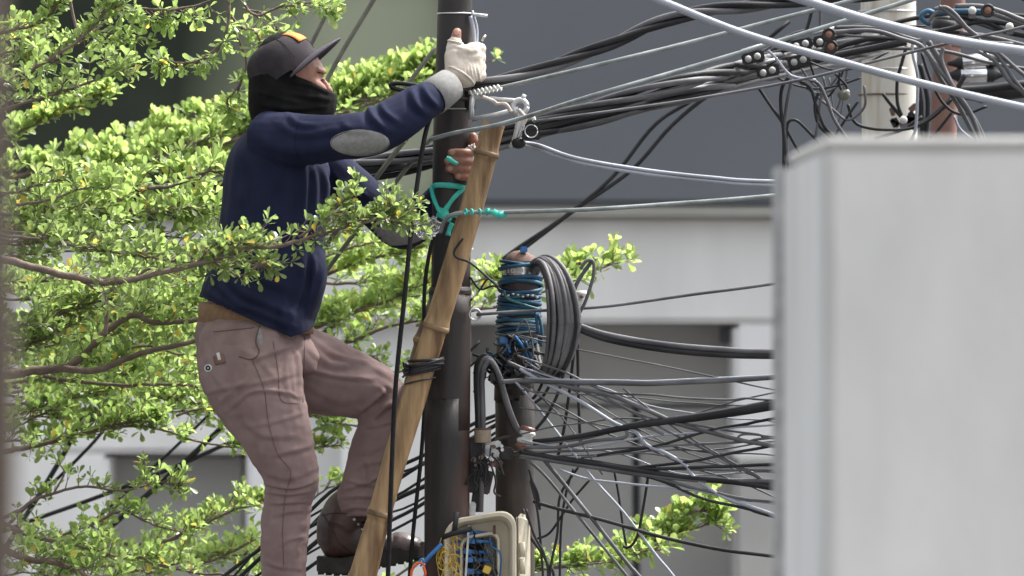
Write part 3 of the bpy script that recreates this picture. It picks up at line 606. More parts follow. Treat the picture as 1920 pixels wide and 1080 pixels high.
# brown insulator on strap
ins = thing('spool_insulator', 'white and brown spool insulator clamped to the short post', 'insulator', P(985, 840, 15.0))
q = [P(990, 800, 15.0), P(989, 804, 15.0), P(989, 808, 15.0), P(988, 813, 15.0), P(987, 819, 15.0), P(985, 826, 15.0), P(984, 831, 15.0), P(983, 836, 15.0), P(983, 841, 15.0)]
mb = MB(); mb.tube(q[:3], [12*U, 14*U, 14*U], 18); mb.tube(q[6:], [14*U, 17*U, 12*U], 18); mb.build('brown_rim', M_['terracotta'], ins)
mb = MB(); mb.tube(q[2:7], [14*U, 17*U, 10*U, 17*U, 15*U], 18); mb.build('white_body', M_['whiteplastic'], ins)
mb = MB(); ptube(mb, [(985, 845), (960, 850), (900, 842), (880, 850)], 4, 15.02, 8); ptube(mb, [(912, 838), (940, 822), (962, 818)], 3, 15.02, 8); mb.build('strap', M_['darksteel'], ins)
co = thing('conduit_collar', 'tan pipe collar under the arching thick cables', 'collar', P(905, 835, 14.99))
mb = MB(); mb.tube([P(905, 830, 14.99), P(905, 828, 14.99), P(905, 806, 14.99), P(905, 804, 14.99)], [15*U, 16*U, 16*U, 15*U], 20); mb.build('body', mat('tan plastic', (.2, .15, .11), .5, (.3, .24, .18), 20), co)
mb = MB(); mb.torus(P(905, 804, 14.99), 15*U, 1.8*U, 'z', 20, 6); mb.build('rim', M_['rust'], co)
hb = thing('hanging_clamps', 'black weathered clamps bolted in the gap between the two posts', 'clamp', P(900, 960, 15.0))
for k, (x, y, w, h, mt) in enumerate(((893, 845, 14, 26, 'blackcable'), (890, 890, 11, 34, 'blackcable'), (895, 930, 10, 26, 'darksteel'), (908, 880, 8, 26, 'blackcable'), (915, 905, 7, 22, 'darksteel'), (925, 850, 16, 9, 'galv'), (928, 868, 12, 7, 'rust'), (922, 835, 18, 6, 'galv'), (948, 850, 14, 12, 'darksteel'), (886, 955, 6, 14, 'galv'))):
    mb = MB(); mb.box(P(x, y, 15.0+.01*(k % 3)), (w*U, 9*U, h*U), Matrix.Rotation(R((-6, 4, 8, -10, 12, 20, 0, -15, 10, 5)[k]), 3, 'Y')); bevel(mb.build('plate', M_[mt], hb), .004)
for k in range(9):
    mb = MB(); q = P(random.uniform(886, 950), random.uniform(835, 880), 14.97); mb.tube([q, q+Vector((0, -.012, 0))], random.uniform(3, 6)*U, 6); mb.build('bolt', M_[random.choice(['galv', 'rust'])], hb, False)
for k in range(14):
    x, y = random.uniform(885, 940), random.uniform(830, 900); pts = [(x, y)]
    for j in range(3): x += random.uniform(-10, 14); y += random.uniform(2, 32); pts.append((x, y))
    mb = MB(); ptube(mb, [(a, b, 14.96) for a, b in pts], random.uniform(1, 2.4), seg=5, n=4); mb.build('wire_end', M_['blackcable'], hb)

# ------------------------------------------------------------------ telecom box
bx = thing('junction_box', 'open cream junction box with blue connectors at the bottom of the posts', 'junction box', P(905, 1300, 14.9))
def rrect(x0, x1, y0, y1, r, skew, Y, n=7):
    pts = []
    for cx, cy, a0 in ((x1-r, y0+r, 0), (x0+r, y0+r, 90), (x0+r, y1-r, 180), (x1-r, y1-r, 270)):
        for k in range(n):
            a = R(a0+90*k/(n-1))
            pts.append((round(cx+r*math.cos(a), 4), round(cy-r*math.sin(a), 4)))
    # reorder into a continuous loop by angle around centre
    cx, cy = (x0+x1)/2, (y0+y1)/2
    pts = sorted(set(pts), key=lambda p: math.atan2(p[1]-cy, p[0]-cx))
    return [P(x, y-(x-x0)*skew, Y) for x, y in pts]
def ringwall(loops, name, m, parent, close=False):
    n = len(loops[0]); V = [p for l in loops for p in l]
    F = [(i*n+k, i*n+(k+1) % n, (i+1)*n+(k+1) % n, (i+1)*n+k) for i in range(len(loops)-1) for k in range(n)]
    if close: F.append(tuple((len(loops)-1)*n+k for k in range(n)))
    return autosmooth(mk(name, V, F, m, parent), 50)
sk = .17
A = lambda i, Y: rrect(832+i, 968-i, 976+i, 1400-i, max(34-i*.5, 8), sk, Y)
ringwall([A(0, 15.04), A(0, 14.86), A(2, 14.85), A(7, 14.85), A(10, 14.86), A(14, 14.93), A(18, 14.93), A(30, 14.93)], 'housing', M_['cream_box'], bx)
ringwall([A(30, 14.93), A(31, 14.90), A(35, 14.90), A(37, 14.91), A(40, 15.02)], 'inner_rim', M_['cream_box'], bx, True)
mb = MB(); a = [P(968, 960, 14.87), P(994, 968, 14.95), P(996, 1400, 14.95), P(968, 1400, 14.87), P(968, 960, 15.03), P(994, 968, 15.03), P(996, 1400, 15.03), P(968, 1400, 15.03)]
mb.add(a, [(0, 3, 2, 1), (4, 5, 6, 7), (0, 1, 5, 4), (1, 2, 6, 5), (0, 4, 7, 3), (3, 7, 6, 2)]); bevel(mb.build('side_panel', M_['cream_box'], bx), .014, 3)
for y0, y1 in ((1017, 1044), (1048, 1076), (1080, 1110)):
    mb = MB(); mb.tube([P(979, y0, 14.885), P(980, y1, 14.885)], 5*U, 12); mb.build('hinge_barrel', M_['cream_box'], bx)
mb = MB(); mb.box(P(869, 1150, 14.90), (2*U, 8*U, 165*U), Matrix.Rotation(R(3.5), 3, 'Y')); mb.build('tray_edge', M_['whiteplastic'], bx, False)
mb = MB(); mb.box(P(882, 1000, 14.95), (9*U, 8*U, 14*U)); mb.box(P(885, 1150, 14.98), (22*U, 6*U, 150*U)); bevel(mb.build('splice_tray', M_['blackcable'], bx), .003)
for k, y in enumerate((998, 1014, 1034, 1049, 1071, 1089)):
    jx = (0, 4, -3, 5, 1, -2)[k]; rr_ = Matrix.Rotation(R((-8, 6, 14, -5, 9, -12)[k]), 3, 'Y')
    mb = MB(); mb.box(P(880+jx, y, 14.91), (8*U, 7*U, 5*U), rr_); mb.box(P(893+jx, y+1, 14.915), (6*U, 5*U, 3.6*U), rr_); ptube(mb, [(898, y+1), (914, y+2), (925, y+6)], [3.6, 3, 1.6], 14.915, 8, 3)
    ptube(mb, [(872, y), (860, y+1), (850, y+3)], [3.6, 3, 1.5], 14.915, 8, 3); bevel(mb.build('connector', M_['blueplug'], bx), .0015)
    mb = MB(); ptube(mb, [(924, y+6), (932, y+12), (936, y+40), (936, y+90)], 2.2, 14.92, 6); mb.build('lead', M_['greycable'], bx)
mb = MB(); mb.box(P(913, 1068, 14.9), (7*U, 5*U, 7*U), Matrix.Rotation(.4, 3, 'Y')); bevel(mb.build('yellow_plug', M_['yellow'], bx), .002)
for k in range(13):
    c = (838+random.uniform(-10, 12), 1050+random.uniform(-38, 45)); r1 = random.uniform(14, 32); mb = MB()
    ptube(mb, [(c[0]+r1*.55*math.cos(a), c[1]+r1*math.sin(a), 14.86+.02*math.sin(a*2+k)) for a in np.linspace(random.random()*6, random.random()*6+5.4, 14)], .9, seg=5, n=3); mb.build('fibre', M_['yellow'], bx)
for k in range(5):
    mb = MB(); y = 1010+k*17; ptube(mb, [(866, y+3), (850, y-4-k), (838, y+4), (828, y+20)], .9, 14.87, 5); mb.build('fibre', M_['yellow'], bx)
mb = MB(); mb.tube([P(857, 960, 14.84), P(853, 985, 14.835), P(852, 1003, 14.84)], 5*U, 6, flat=.3); mb.tube([P(828, 1008, 14.84), P(850, 1000, 14.835), P(885, 991, 14.84)], 5*U, 6, flat=.4); mb.build('tape', M_['blackcable'], bx)
for k in range(12):
    x, y = random.uniform(880, 925), random.uniform(990, 1080); mb = MB(); ptube(mb, [(x, y), (x+random.uniform(-10, 25), y+random.uniform(5, 25)), (x+random.uniform(-5, 25), y+random.uniform(20, 50)), (930+random.uniform(-8, 8), y+80)], random.uniform(.9, 2), 14.90, 5, 4); mb.build('lead', M_[random.choice(['blackcable', 'blackcable', 'greycable', 'blueplug'])], bx)
mb = MB(); mb.box(P(927, 993, 14.9), (2.5*U, 3*U, 8*U)); mb.build('screw', M_['rust'], bx)
wire('blue tape strip running down left from the box edge', 'blueplug', 4, [(828, 1020, 14.84), (808, 1040, 14.83), (792, 1058, 14.83)], 14.83, 'tape', name='tape')
wire('orange looped wire end at the bottom beside the box', 'orangewire', 2.6, [(797, 1060), (785, 1055), (773, 1068), (772, 1085), (785, 1092), (797, 1078), (794, 1062)], 14.8, 'wire')
wire('small blue wire knot above the orange loop', 'blueplug', 2, [(788, 1062), (795, 1054), (790, 1048), (784, 1056)], 14.8, 'wire')

# ------------------------------------------------------------------ spiral grips, ribbon, bag
def spiral(label, a, b, Y, r, turns, col):
    pts = []; A_, B_ = P(*a, Y), P(*b, Y); d = (B_-A_); L = d.length; t = d/L; u = Vector((0, 1, 0)); w = t.cross(u)
    for k in range(turns*10+1):
        an = 2*math.pi*k/10; pts.append(A_+t*(L*k/(turns*10))+(u*math.cos(an)+w*math.sin(an))*r*U)
    mb = MB(); mb.tube(pts, 2.2*U, 6); o = mb.build('spiral_grip', M_[col]); tag(o, label, 'wire grip'); return o
spiral('white spiral grip where the galvanised wire meets the pole', (880, 176), (940, 164), 14.9, 5.2, 8, 'whiteplastic')
spiral('white spiral grip under the sleeve left of the pole', (752, 266), (806, 214), 15.15, 5.2, 9, 'whiteplastic')
rb = thing('ribbon', 'teal plastic ribbon tied crosswise around the steel pole', 'ribbon', P(848, 440, 14.95))
def strip(pts, w, parent, name='strip', Y=15, th=.8):
    mb = MB(); q = catmull(px3(pts, Y), 6); V = []; n = len(q)
    for i, p in enumerate(q):
        t = q[min(i+1, n-1)]-q[max(i-1, 0)]; t = t/np.linalg.norm(t); s_ = np.cross(t, [0, 1, 0]); s_ = s_/np.linalg.norm(s_)*w*U*(1+.2*noise.noise(Vector((i*.4, w, 0)))); d = np.array([0, th*U, 0])
        V += [p-s_-d, p+s_-d, p+s_+d, p-s_+d]
    F = [(i*4+k, i*4+(k+1) % 4, (i+1)*4+(k+1) % 4, (i+1)*4+k) for i in range(n-1) for k in range(4)]+[(3, 2, 1, 0), tuple((n-1)*4+k for k in range(4))]
    mb.add(V, F); return mb.build(name, M_['teal'], parent)
def onp(x):   # depth of the front of the pole at that column
    d = min(abs(x-846)/38, .995); return 15-(38*math.sqrt(1-d*d)+2.5)*U
for pts, w in (([(808, 352), (820, 347), (846, 348), (868, 351), (884, 358)], 5), ([(870, 352), (850, 372), (832, 398), (826, 405)], 4.5), ([(809, 350), (812, 368), (820, 388), (830, 404), (845, 414)], 4), ([(822, 396), (832, 402), (840, 404)], 9), ([(818, 404), (845, 404), (872, 404)], 4), ([(848, 418), (843, 430), (840, 442)], 4.5), ([(839, 410), (846, 413)], 5)):
    strip([(x, y, onp(x)) for x, y in pts], w, rb)
strip([(848, 300, 14.915), (838, 296, 14.905), (858, 308, 14.90)], 4, rb, 'ribbon_tail')
kt = thing('ribbon_knots', 'teal ribbon scraps knotted on the steel wire over the bamboo', 'ribbon', P(900, 400, 14.76))
for x in (873, 884, 899, 913):
    mb = MB(); mb.torus(P(x, 397.5, 14.77), 5.2*U, 1.8*U, 'x', 12, 6, rot=Matrix.Rotation(.4, 3, 'Z')); mb.build('knot', M_['teal'], kt)
strip([(924, 396, 14.75), (936, 403, 14.74), (951, 400, 14.75)], 6, kt, 'loose_end'); strip([(908, 399, 14.75), (916, 394, 14.74), (918, 402, 14.75)], 4, kt, 'loose_end')
mb = MB(); mb.sphere((0, 0, 0), 1, 22, 14); V = np.array(mb.v); n_ = V/np.linalg.norm(V, axis=1)[:, None]
V = fbm(V, n_, .45, 2.2); V = fbm(V, n_, .22, 6); c = P(801, 426, 14.86)
V = V*np.array([25, 15, 20])*U+np.array(c)
o = mk('plastic_bag', V, mb.f, M_['plastic_bag'], smooth=False); tag(o, 'crumpled clear plastic bag caught at the left of the pole below the ribbon', 'plastic bag')

# ------------------------------------------------------------------ far poles and hardware at upper right
YF = 17.5
fp = thing('white_pole', 'rust streaked white pole rising behind the concrete wall', 'pole', P(1665, 540, YF)-Vector((0, 0, CZ)))
k = 15/YF
def fx(x): return x
mb = MB(); mb.tube(catmull([P(1656, -400, YF), P(1662, 60, YF), P(1668, 265, YF), P(1680, 3500, YF)], 8), np.array([44, 48, 52, 66])*U*YF/15, 28); mb.build('shaft', M_['whitepole'], fp)
for y in (22, 130, 178):
    mb = MB(); mb.torus(P(1663, y, YF), 53*U*YF/15, 2*U, 'z', 30, 6); mb.build('strap', M_['galv' if y != 178 else 'rust'], fp)
bp = thing('brown_pole', 'slim pinkish brown pole right of the white pole', 'pole', P(1770, 540, YF-.3)-Vector((0, 0, CZ)))
mb = MB(); mb.tube(catmull([P(1790, -400, 17.2), P(1785, 60, 17.2), P(1768, 265, 17.2), P(1700, 2200, 17.2)], 8), np.array([20, 24, 25, 30])*U*1.14, 22); mb.build('shaft', M_['brownpole'], bp)
mb = MB(); mb.tube([P(1771, 38, 17.0), P(1770, 46, 17.0), P(1770, 60, 17.0)], [25*U, 26*U, 24*U], 18); mb.tube([P(1771, 30, 17.0), P(1771, 38, 17.0)], [18*U, 25*U], 18)
o = mb.build('black_cap', M_['blackcable'], bp)
def splice(label, a, b, Y, r, bands):
    t = thing('splice_closure', label, 'splice closure', P(*a, Y)); A_, B_ = np.array(P(*a, Y)), np.array(P(*b, Y))
    L = lambda s_: A_+(B_-A_)*s_
    mb = MB(); mb.tube([L(-.25), L(-.1), L(0), L(.05), L(.95), L(1), L(1.1), L(1.25)], np.array([.25, .5, .75, 1, 1, .75, .5, .25])*r*U, 16); mb.build('body', M_['blackcable'], t)
    for s0, s1 in bands:
        mb = MB(); mb.tube([L(s0), L(s0+.01), L(s1-.01), L(s1)], np.array([1.0, 1.06, 1.06, 1.0])*r*U, 18); mb.build('sleeve', M_['shiny'], t)
splice('upper black splice closure with a silver sleeve beside the brown pole', (1795, 118), (1870, 112), 16.8, 15, [(.12, .78)])
splice('lower black splice closure with a dull silver sleeve beside the brown pole', (1792, 141), (1866, 140), 16.8, 16, [(.12, .78)])
splice('plain black splice closure hanging right under the silver ones', (1830, 178), (1960, 162), 16.9, 19, [])
splice('black splice closure on the dark bundle left of the white pole', (1560, 92), (1640, 80), 16.2, 15, [])
splice('small brownish black splice closure right below the galvanised wire', (1575, 60), (1640, 47), 16.3, 10, [])
def clampset(label, x, y, Y=15.6, rot=12):
    t = thing('tap_connector', label, 'connector', P(x, y, Y), 'tap connectors on the dark bundle')
    Rm = Matrix.Rotation(R(-rot), 3, 'Y')
    mb = MB(); mb.box(P(x, y, Y), (22*U, 10*U, 11*U), Rm); bevel(mb.build('body', M_['blackcable'], t), .005)
    for dx in (-9, 8): mb = MB(); mb.sphere(P(x+dx, y-dx*.3, Y-11*U), (7*U, 6*U, 7*U)); mb.build('bolt_cap', M_['dullcap'], t)
    mb = MB(); mb.tube([P(x-22, y-13, Y), P(x+18, y-24, Y)], 3*U, 8); mb.build('plate', M_['galv'], t)
for x, y, lab in ((1412, 108, 'leftmost pale bolted tap connector on the bundle, upper row'), (1440, 134, 'leftmost pale bolted tap connector on the bundle, lower row'), (1502, 84, 'pale bolted tap connector in the upper row where the lines cross'), (1498, 114, 'pale bolted tap connector in the lower row where the lines cross'), (1546, 76, 'tap connector next to the brown insulator left of the white pole')): clampset(lab, x, y)
for x, y, c, lab in ((1554, 65, 'terracotta', 'round brown insulator on the bundle left of the white pole'), (1558, 88, 'terracotta', 'glossy brown and white insulator just below the round brown one'), (1852, 20, 'terracotta', 'brown insulator on the upper right cable near the frame edge')):
    t = thing('insulator', lab, 'insulator', P(x, y, 15.5)); mb = MB(); mb.sphere(P(x, y, 15.5), 11*U); mb.build('knob', M_[c], t)
    mb = MB(); mb.torus(P(x, y, 15.49), 11*U, 3*U, 'y', 16, 6); mb.build('rim', M_['blackcable'], t)
for x, y, lab in ((1823, 20, 'white globe insulator on the blue banded cable top right'), (1893, 50, 'white globe insulator on the cable near the right frame edge'), (1694, 225, 'pale metal knob in the clamp on the white pole')):
    t = thing('insulator', lab, 'insulator', P(x, y, 15.6)); mb = MB(); mb.sphere(P(x, y, 15.6), 8*U); mb.build('knob', M_['whiteplastic'], t); mb = MB(); mb.box(P(x, y+9, 15.61), (7*U, 5*U, 6*U)); bevel(mb.build('base', M_['greycable'], t), .002)
hc = thing('hanging_coupler', 'small grey coupler hanging on wires left of the white pole', 'coupler', P(1582, 180, 15.9))
mb = MB(); mb.sphere(P(1582, 178, 15.9), (13*U, 10*U, 11*U)); mb.build('body', M_['oldwire'], hc)
for pts in ([(1575, 135), (1573, 155), (1578, 170)], [(1566, 138), (1585, 158), (1590, 172)]): mb = MB(); ptube(mb, pts, 2.5, 15.9, 6); mb.build('wire', M_['blackcable'], hc)
mb = MB(); mb.sphere(P(1589, 172, 15.88), 4.5*U); mb.build('terminal', M_['whiteplastic'], hc)
pc = thing('pole_clamp', 'dark knotted clamp strapped on the white pole above the concrete wall', 'clamp', P(1700, 240, 16.9))
for k in range(12):
    mb = MB(); mb.box(P(random.gauss(1703, 14), random.gauss(222, 12), 16.85), (random.uniform(4, 11)*U, 8*U, random.uniform(4, 10)*U), Matrix.Rotation(random.random()*3, 3, 'Y')); bevel(mb.build('piece', M_[random.choice(['blackcable', 'blackcable', 'rust'])], pc), .002)
# dark bundle filler near the poles + drop loops
RW = [
 ('b', 4.5, [(1380, 118), (1480, 92), (1600, 62), (1700, 38), (1800, 25), (1920, 30), (2200, 50)], 16.0, 'black cable running through the upper connectors to the right edge'),
 ('b', 4.5, [(1400, 140), (1500, 112), (1610, 88), (1740, 60), (1860, 68), (1960, 90), (2200, 120)], 16.1, 'black cable running through the lower connectors past the cap'),
 ('g', 3.6, [(1400, 150), (1520, 118), (1640, 92), (1760, 95), (1860, 118), (2000, 140)], 16.2, 'grey cable sagging behind the white pole to the splices'),
 ('b', 7, [(1480, 128), (1560, 105), (1640, 90), (1700, 78)], 15.9, 'short thick black cable ending at the white pole'),
 ('b', 5, [(1540, 100), (1620, 75), (1700, 70), (1780, 55), (1850, 40), (1960, 60)], 16.0, 'black cable weaving between the two far poles'),
 ('g', 4, [(1560, 52), (1640, 52), (1700, 70), (1730, 78)], 15.9, 'short grey cable crossing the white pole top'),
 ('g', 5, [(1790, 12), (1840, 12), (1880, 22), (1930, 42), (2100, 100)], 15.8, 'grey cable curving down at the top right corner'),
 ('b', 5, [(1800, 30), (1850, 42), (1890, 60), (1960, 75)], 16.0, 'black cable between the white globe insulators'),
 ('g', 5, [(1790, 28), (1840, 45), (1880, 58), (1930, 68), (2100, 90)], 16.1, 'brownish grey cable below the blue band top right'),
 ('g', 5, [(1850, 22), (1900, 38), (1960, 48), (2200, 60)], 15.9, 'grey cable leaving the brown insulator at the top right'),
 ('g', 5, [(1800, 62), (1860, 72), (1900, 80), (1980, 98)], 15.9, 'grey cable passing under the thick overhead line at right'),
 ('b', 9, [(1780, 170), (1840, 168), (1920, 160), (2100, 150)], 16.7, 'thick black cable under the silver splices'),
 ('g', 4, [(1845, 95), (1870, 105), (1900, 150), (1930, 190), (1990, 300)], 15.9, 'outer pale drop cable falling right of the silver splices'),
 ('g', 4, [(1835, 98), (1865, 115), (1890, 150), (1920, 175), (1990, 240)], 15.9, 'inner pale drop cable falling right of the silver splices'),
 ('g', 4, [(1866, 95), (1890, 115), (1920, 140), (2000, 200)], 15.9, 'third drop cable near the right frame edge'),
 ('d', 5, [(1745, 45), (1732, 38), (1728, 28), (1740, 20), (1755, 24), (1800, 20), (1850, 22)], 15.9, 'bright blue cable band curling round the black cap'),
 ('g', 4, [(1760, 12), (1775, 22), (1800, 42), (1830, 68), (1845, 80), (1900, 82)], 15.7, 'pale cable tail bending over the black cap, upper'),
 ('g', 4, [(1752, 18), (1772, 14), (1790, 26), (1812, 52), (1835, 70)], 15.7, 'pale cable tail bending over the black cap, lower'),
 ('g', 3, [(1740, 45), (1750, 30), (1762, 22), (1775, 12)], 15.7, 'thin grey cable rising to the cap knot'),
 ('g', 4.5, [(1560, 60), (1640, 58), (1690, 72), (1720, 82), (1735, 95), (1760, 130), (1790, 170), (1820, 215), (1850, 290)], 15.8, 'pale grey drop cable slanting over both far poles, first'),
 ('g', 5.5, [(1740, 78), (1760, 110), (1775, 140), (1800, 185), (1830, 230), (1860, 300)], 15.82, 'pale grey drop cable slanting over both far poles, second'),
 ('g', 4.5, [(1735, 85), (1748, 115), (1765, 150), (1795, 195), (1818, 240), (1845, 300)], 15.84, 'pale grey drop cable slanting over both far poles, third'),
 ('g', 4, [(1768, 88), (1765, 110), (1780, 150), (1812, 200), (1835, 250), (1850, 300)], 15.8, 'pale grey drop cable slanting over both far poles, fourth'),
 ('p', 3, [(1760, 68), (1730, 72), (1712, 82), (1712, 105), (1720, 140), (1721, 170), (1718, 230), (1712, 255), (1690, 290)], 15.9, 'thin cream wire bowing down the white pole face'),
 ('b', 3.5, [(1700, 85), (1690, 120), (1682, 150), (1682, 190), (1690, 215)], 16.3, 'black cable descending on the white pole to the clamp'),
 ('b', 3.5, [(1656, 176), (1670, 195), (1690, 220)], 16.3, 'short black rod pointing to the clamp on the white pole'),
 ('b', 3.2, [(1590, 195), (1600, 225), (1620, 238), (1660, 243), (1710, 240), (1750, 220), (1785, 185)], 16.1, 'black wire sagging across the white pole through the clamp'),
 ('b', 5, [(1710, 240), (1740, 225), (1775, 195), (1790, 175), (1810, 140)], 16.6, 'black cable rising right from the clamp over the brown pole'),
 ('b', 3, [(1728, 100), (1745, 150), (1770, 195), (1805, 215), (1850, 200)], 16.0, 'thin dark wire looping over the brown pole'),
 ('b', 5, [(1725, 120), (1735, 160), (1740, 200), (1735, 260)], 16.7, 'black cable standing in the gap between the far poles, right'),
 ('b', 5, [(1720, 150), (1727, 190), (1728, 220), (1732, 270)], 16.7, 'black cable standing in the gap between the far poles, left'),
 ('b', 3.2, [(1422, 165), (1445, 200), (1470, 235), (1490, 270), (1510, 300)], 15.7, 'straight dark drop wire left of the hanging loops'),
 ('b', 3.6, [(1478, 145), (1466, 165), (1464, 200), (1470, 250), (1470, 320)], 15.7, 'dark drop cable falling to the concrete wall corner'),
 ('g', 3.6, [(1486, 150), (1476, 195), (1472, 240), (1476, 280), (1480, 330)], 15.7, 'pale drop cable falling to the concrete wall corner'),
 ('b', 3, [(1474, 260), (1478, 230), (1492, 225), (1508, 238), (1530, 262), (1545, 280)], 15.7, 'dark wire arching low beside the concrete corner'),
 ('b', 3.4, [(1500, 150), (1520, 165), (1530, 195), (1545, 235), (1570, 262)], 15.7, 'dark wire loop falling from the middle of the bundle'),
 ('g', 3.4, [(1510, 148), (1535, 158), (1550, 185), (1565, 225), (1590, 262)], 15.7, 'grey wire loop right of the dark one'),
 ('b', 3, [(1535, 175), (1528, 200), (1535, 235), (1560, 260)], 15.7, 'dark wire curving down to the concrete top'),
 ('g', 3, [(1540, 170), (1536, 210), (1530, 255), (1530, 280)], 15.7, 'pale wire pair hanging straight to the concrete top'),
 ('g', 2.6, [(1530, 180), (1560, 205), (1590, 225), (1620, 200), (1620, 160)], 15.8, 'thin grey loop hanging left of the white pole'),
 ('b', 2.6, [(1560, 262), (1585, 225), (1610, 190)], 15.8, 'thin dark wire slanting up to the white pole'),
 ('b', 3.4, [(1512, 60), (1520, 30), (1524, 0), (1526, -30)], 15.9, 'dark riser wire above the connectors, left'),
 ('g', 3.2, [(1538, 52), (1538, 20), (1540, -20)], 15.9, 'grey riser wire above the connectors, right'),
 ('p', 2.6, [(1440, 95), (1455, 110), (1475, 135), (1492, 145), (1530, 150)], 15.0, 'short pale wire stepping down across the connectors'),
 ('b', 3.4, [(1640, 262), (1690, 245), (1730, 220)], 16.3, 'black wire low across the white pole foot'),
 ('b', 3.0, [(1745, 262), (1770, 230), (1785, 210)], 16.8, 'thin black wire on the brown pole foot'),
 ('p', 2.4, [(1788, 215), (1800, 240), (1825, 262), (1860, 285)], 16.2, 'thin cream wire falling right of the brown pole'),
 ('b', 4, [(1900, -12), (1930, 2), (2000, 12)], 16.5, 'black cable clipping the top right corner'),
]
for mt, r, pts, Y, lab in RW: wire(lab, mt, r*Y/15, pts, Y, group='cables around the far poles', kink=3)
rs = random.Random(5)
ORD = ('highest', 'second highest', 'third highest', 'fourth highest', 'fourth lowest', 'third lowest', 'second lowest', 'lowest')
for k in range(6):      # fine drooping wires left of the white pole
    x0 = 1450+k*22+rs.uniform(-8, 8); x1 = rs.uniform(1590, 1625); y0, y1 = rs.uniform(110, 150), rs.uniform(80, 150); sag = 22+k*17
    wire(('shallowest', 'second shallowest', 'third shallowest', 'third deepest', 'second deepest', 'deepest')[k]+' thin loop sagging from the bundle left of the white pole', 'bggbgg'[k], rs.uniform(1.4, 2.6), [(x0, y0), (x0+(x1-x0)*.25, (y0*3+y1)/4+sag*.7), ((x0+x1)/2, (y0+y1)/2+sag), (x0+(x1-x0)*.78, (y0+3*y1)/4+sag*.6), (x1, y1)], 16.0+.08*k, 'wire', group='thin drooping wires by the white pole', kink=8)
for k in range(5):      # fine wires crossing the dark bundle
    x0 = 1385+k*34; y0 = rs.uniform(90, 150); x1 = x0+rs.uniform(150, 300)
    wire(('leftmost starting', 'second from the left', 'middle', 'second from the right', 'rightmost starting')[k]+' thin wire woven into the dark bundle near the tap connectors', 'bggbg'[k], rs.uniform(1.6, 3), [(x0, y0), (x0+(x1-x0)*.3, y0-rs.uniform(5, 40)), (x0+(x1-x0)*.65, y0-rs.uniform(-10, 45)), (x1, y0-rs.uniform(10, 70))], 15.8+.1*k, 'wire', group='thin wires along the dark bundle', kink=10)
for k in range(8):      # hair-thin wires in the fan
    y0 = rs.uniform(650, 870); y1 = 735+k*30
    wire('hair thin wire of the fan, '+ORD[k]+' where it meets the concrete', 'ggpggpgg'[k], rs.uniform(1.0, 1.8), [(975, y0, 14.95), (1120, y0*.7+y1*.3+rs.uniform(0, 25), 14.9), (1290, y0*.35+y1*.65+rs.uniform(0, 22), 14.85), (1470, y1, 14.8), (1850, y1+(y1-y0)*.8, 14.6)], 15, 'wire', group='hair thin wires of the fan', kink=9)
# ------------------------------------------------------------------ the worker
pn = thing('person', 'worker in navy long sleeved shirt, black balaclava and cap climbing the bamboo ladder', 'person', P(480, 1400, 15.0))
def T(mb, pts, rads, f=1.0, n=5, seg=20):
    """tube through (x, y, Y) pixel points with (in-plane, depth) pixel radii, rounded ends"""
    q = catmull(px3(pts, 15), n); rr = catmull([(r[0], r[1], 0) if hasattr(r, '__len__') else (r, r, 0) for r in rads], n)
    mb.capsule(q, [(max(r[0], 1)*f*U, max(r[1], 1)*f*U) for r in rr], seg); return mb
TORSO = ([(458, 640, 15.0), (484, 572, 15.0), (499, 520, 15.0), (508, 460, 15.0), (514, 400, 15.0), (519, 340, 15.0), (520, 290, 15.0), (524, 252, 15.0), (528, 236, 15.0)],
         [(108, 122), (111, 122), (111, 118), (103, 116), (100, 118), (101, 124), (92, 126), (60, 112), (42, 84)])
NARM = ([(505, 262, 14.86), (535, 262, 14.83), (590, 262, 14.78), (640, 257, 14.76), (690, 250, 14.75), (740, 227, 14.77), (790, 194, 14.80), (806, 185, 14.82), (813, 181, 14.83)],
        [(52, 44), (52, 46), (47, 46), (43, 43), (43, 42), (44, 40), (37, 37), (34, 34), (31, 31)])
FARM = ([(540, 285, 15.17), (590, 300, 15.20), (640, 335, 15.22), (700, 385, 15.22), (745, 420, 15.22), (765, 425, 15.21), (795, 405, 15.19), (822, 375, 15.17), (838, 355, 15.14)],
        [(55, 45), (50, 45), (43, 42), (40, 40), (44, 40), (42, 38), (36, 34), (30, 30), (27, 27)])
PELV = ([(484, 590, 15.0), (474, 625, 15.0), (470, 660, 15.0)], [(98, 106), (107, 112), (103, 110)])
NLEG = ([(462, 640, 14.92), (468, 690, 14.90), (487, 745, 14.88), (509, 790, 14.87), (528, 840, 14.87), (543, 880, 14.87), (546, 905, 14.88), (541, 935, 14.89), (535, 980, 14.90), (532, 1040, 14.90), (534, 1100, 14.90), (538, 1180, 14.90), (540, 1235, 14.90)],
        [(90, 70), (97, 76), (86, 74), (73, 68), (62, 60), (53, 54), (51, 52), (46, 50), (46, 48), (44, 46), (41, 42), (37, 38), (40, 40)])
FLEG = ([(500, 665, 15.10), (555, 690, 15.11), (610, 706, 15.12), (660, 722, 15.12), (700, 738, 15.12), (722, 765, 15.12), (718, 800, 15.12), (704, 845, 15.12), (690, 890, 15.12), (676, 925, 15.12), (668, 948, 15.12)],
        [(80, 70), (82, 72), (76, 68), (65, 60), (57, 54), (52, 54), (49, 50), (48, 50), (46, 47), (44, 45), (45, 44)])
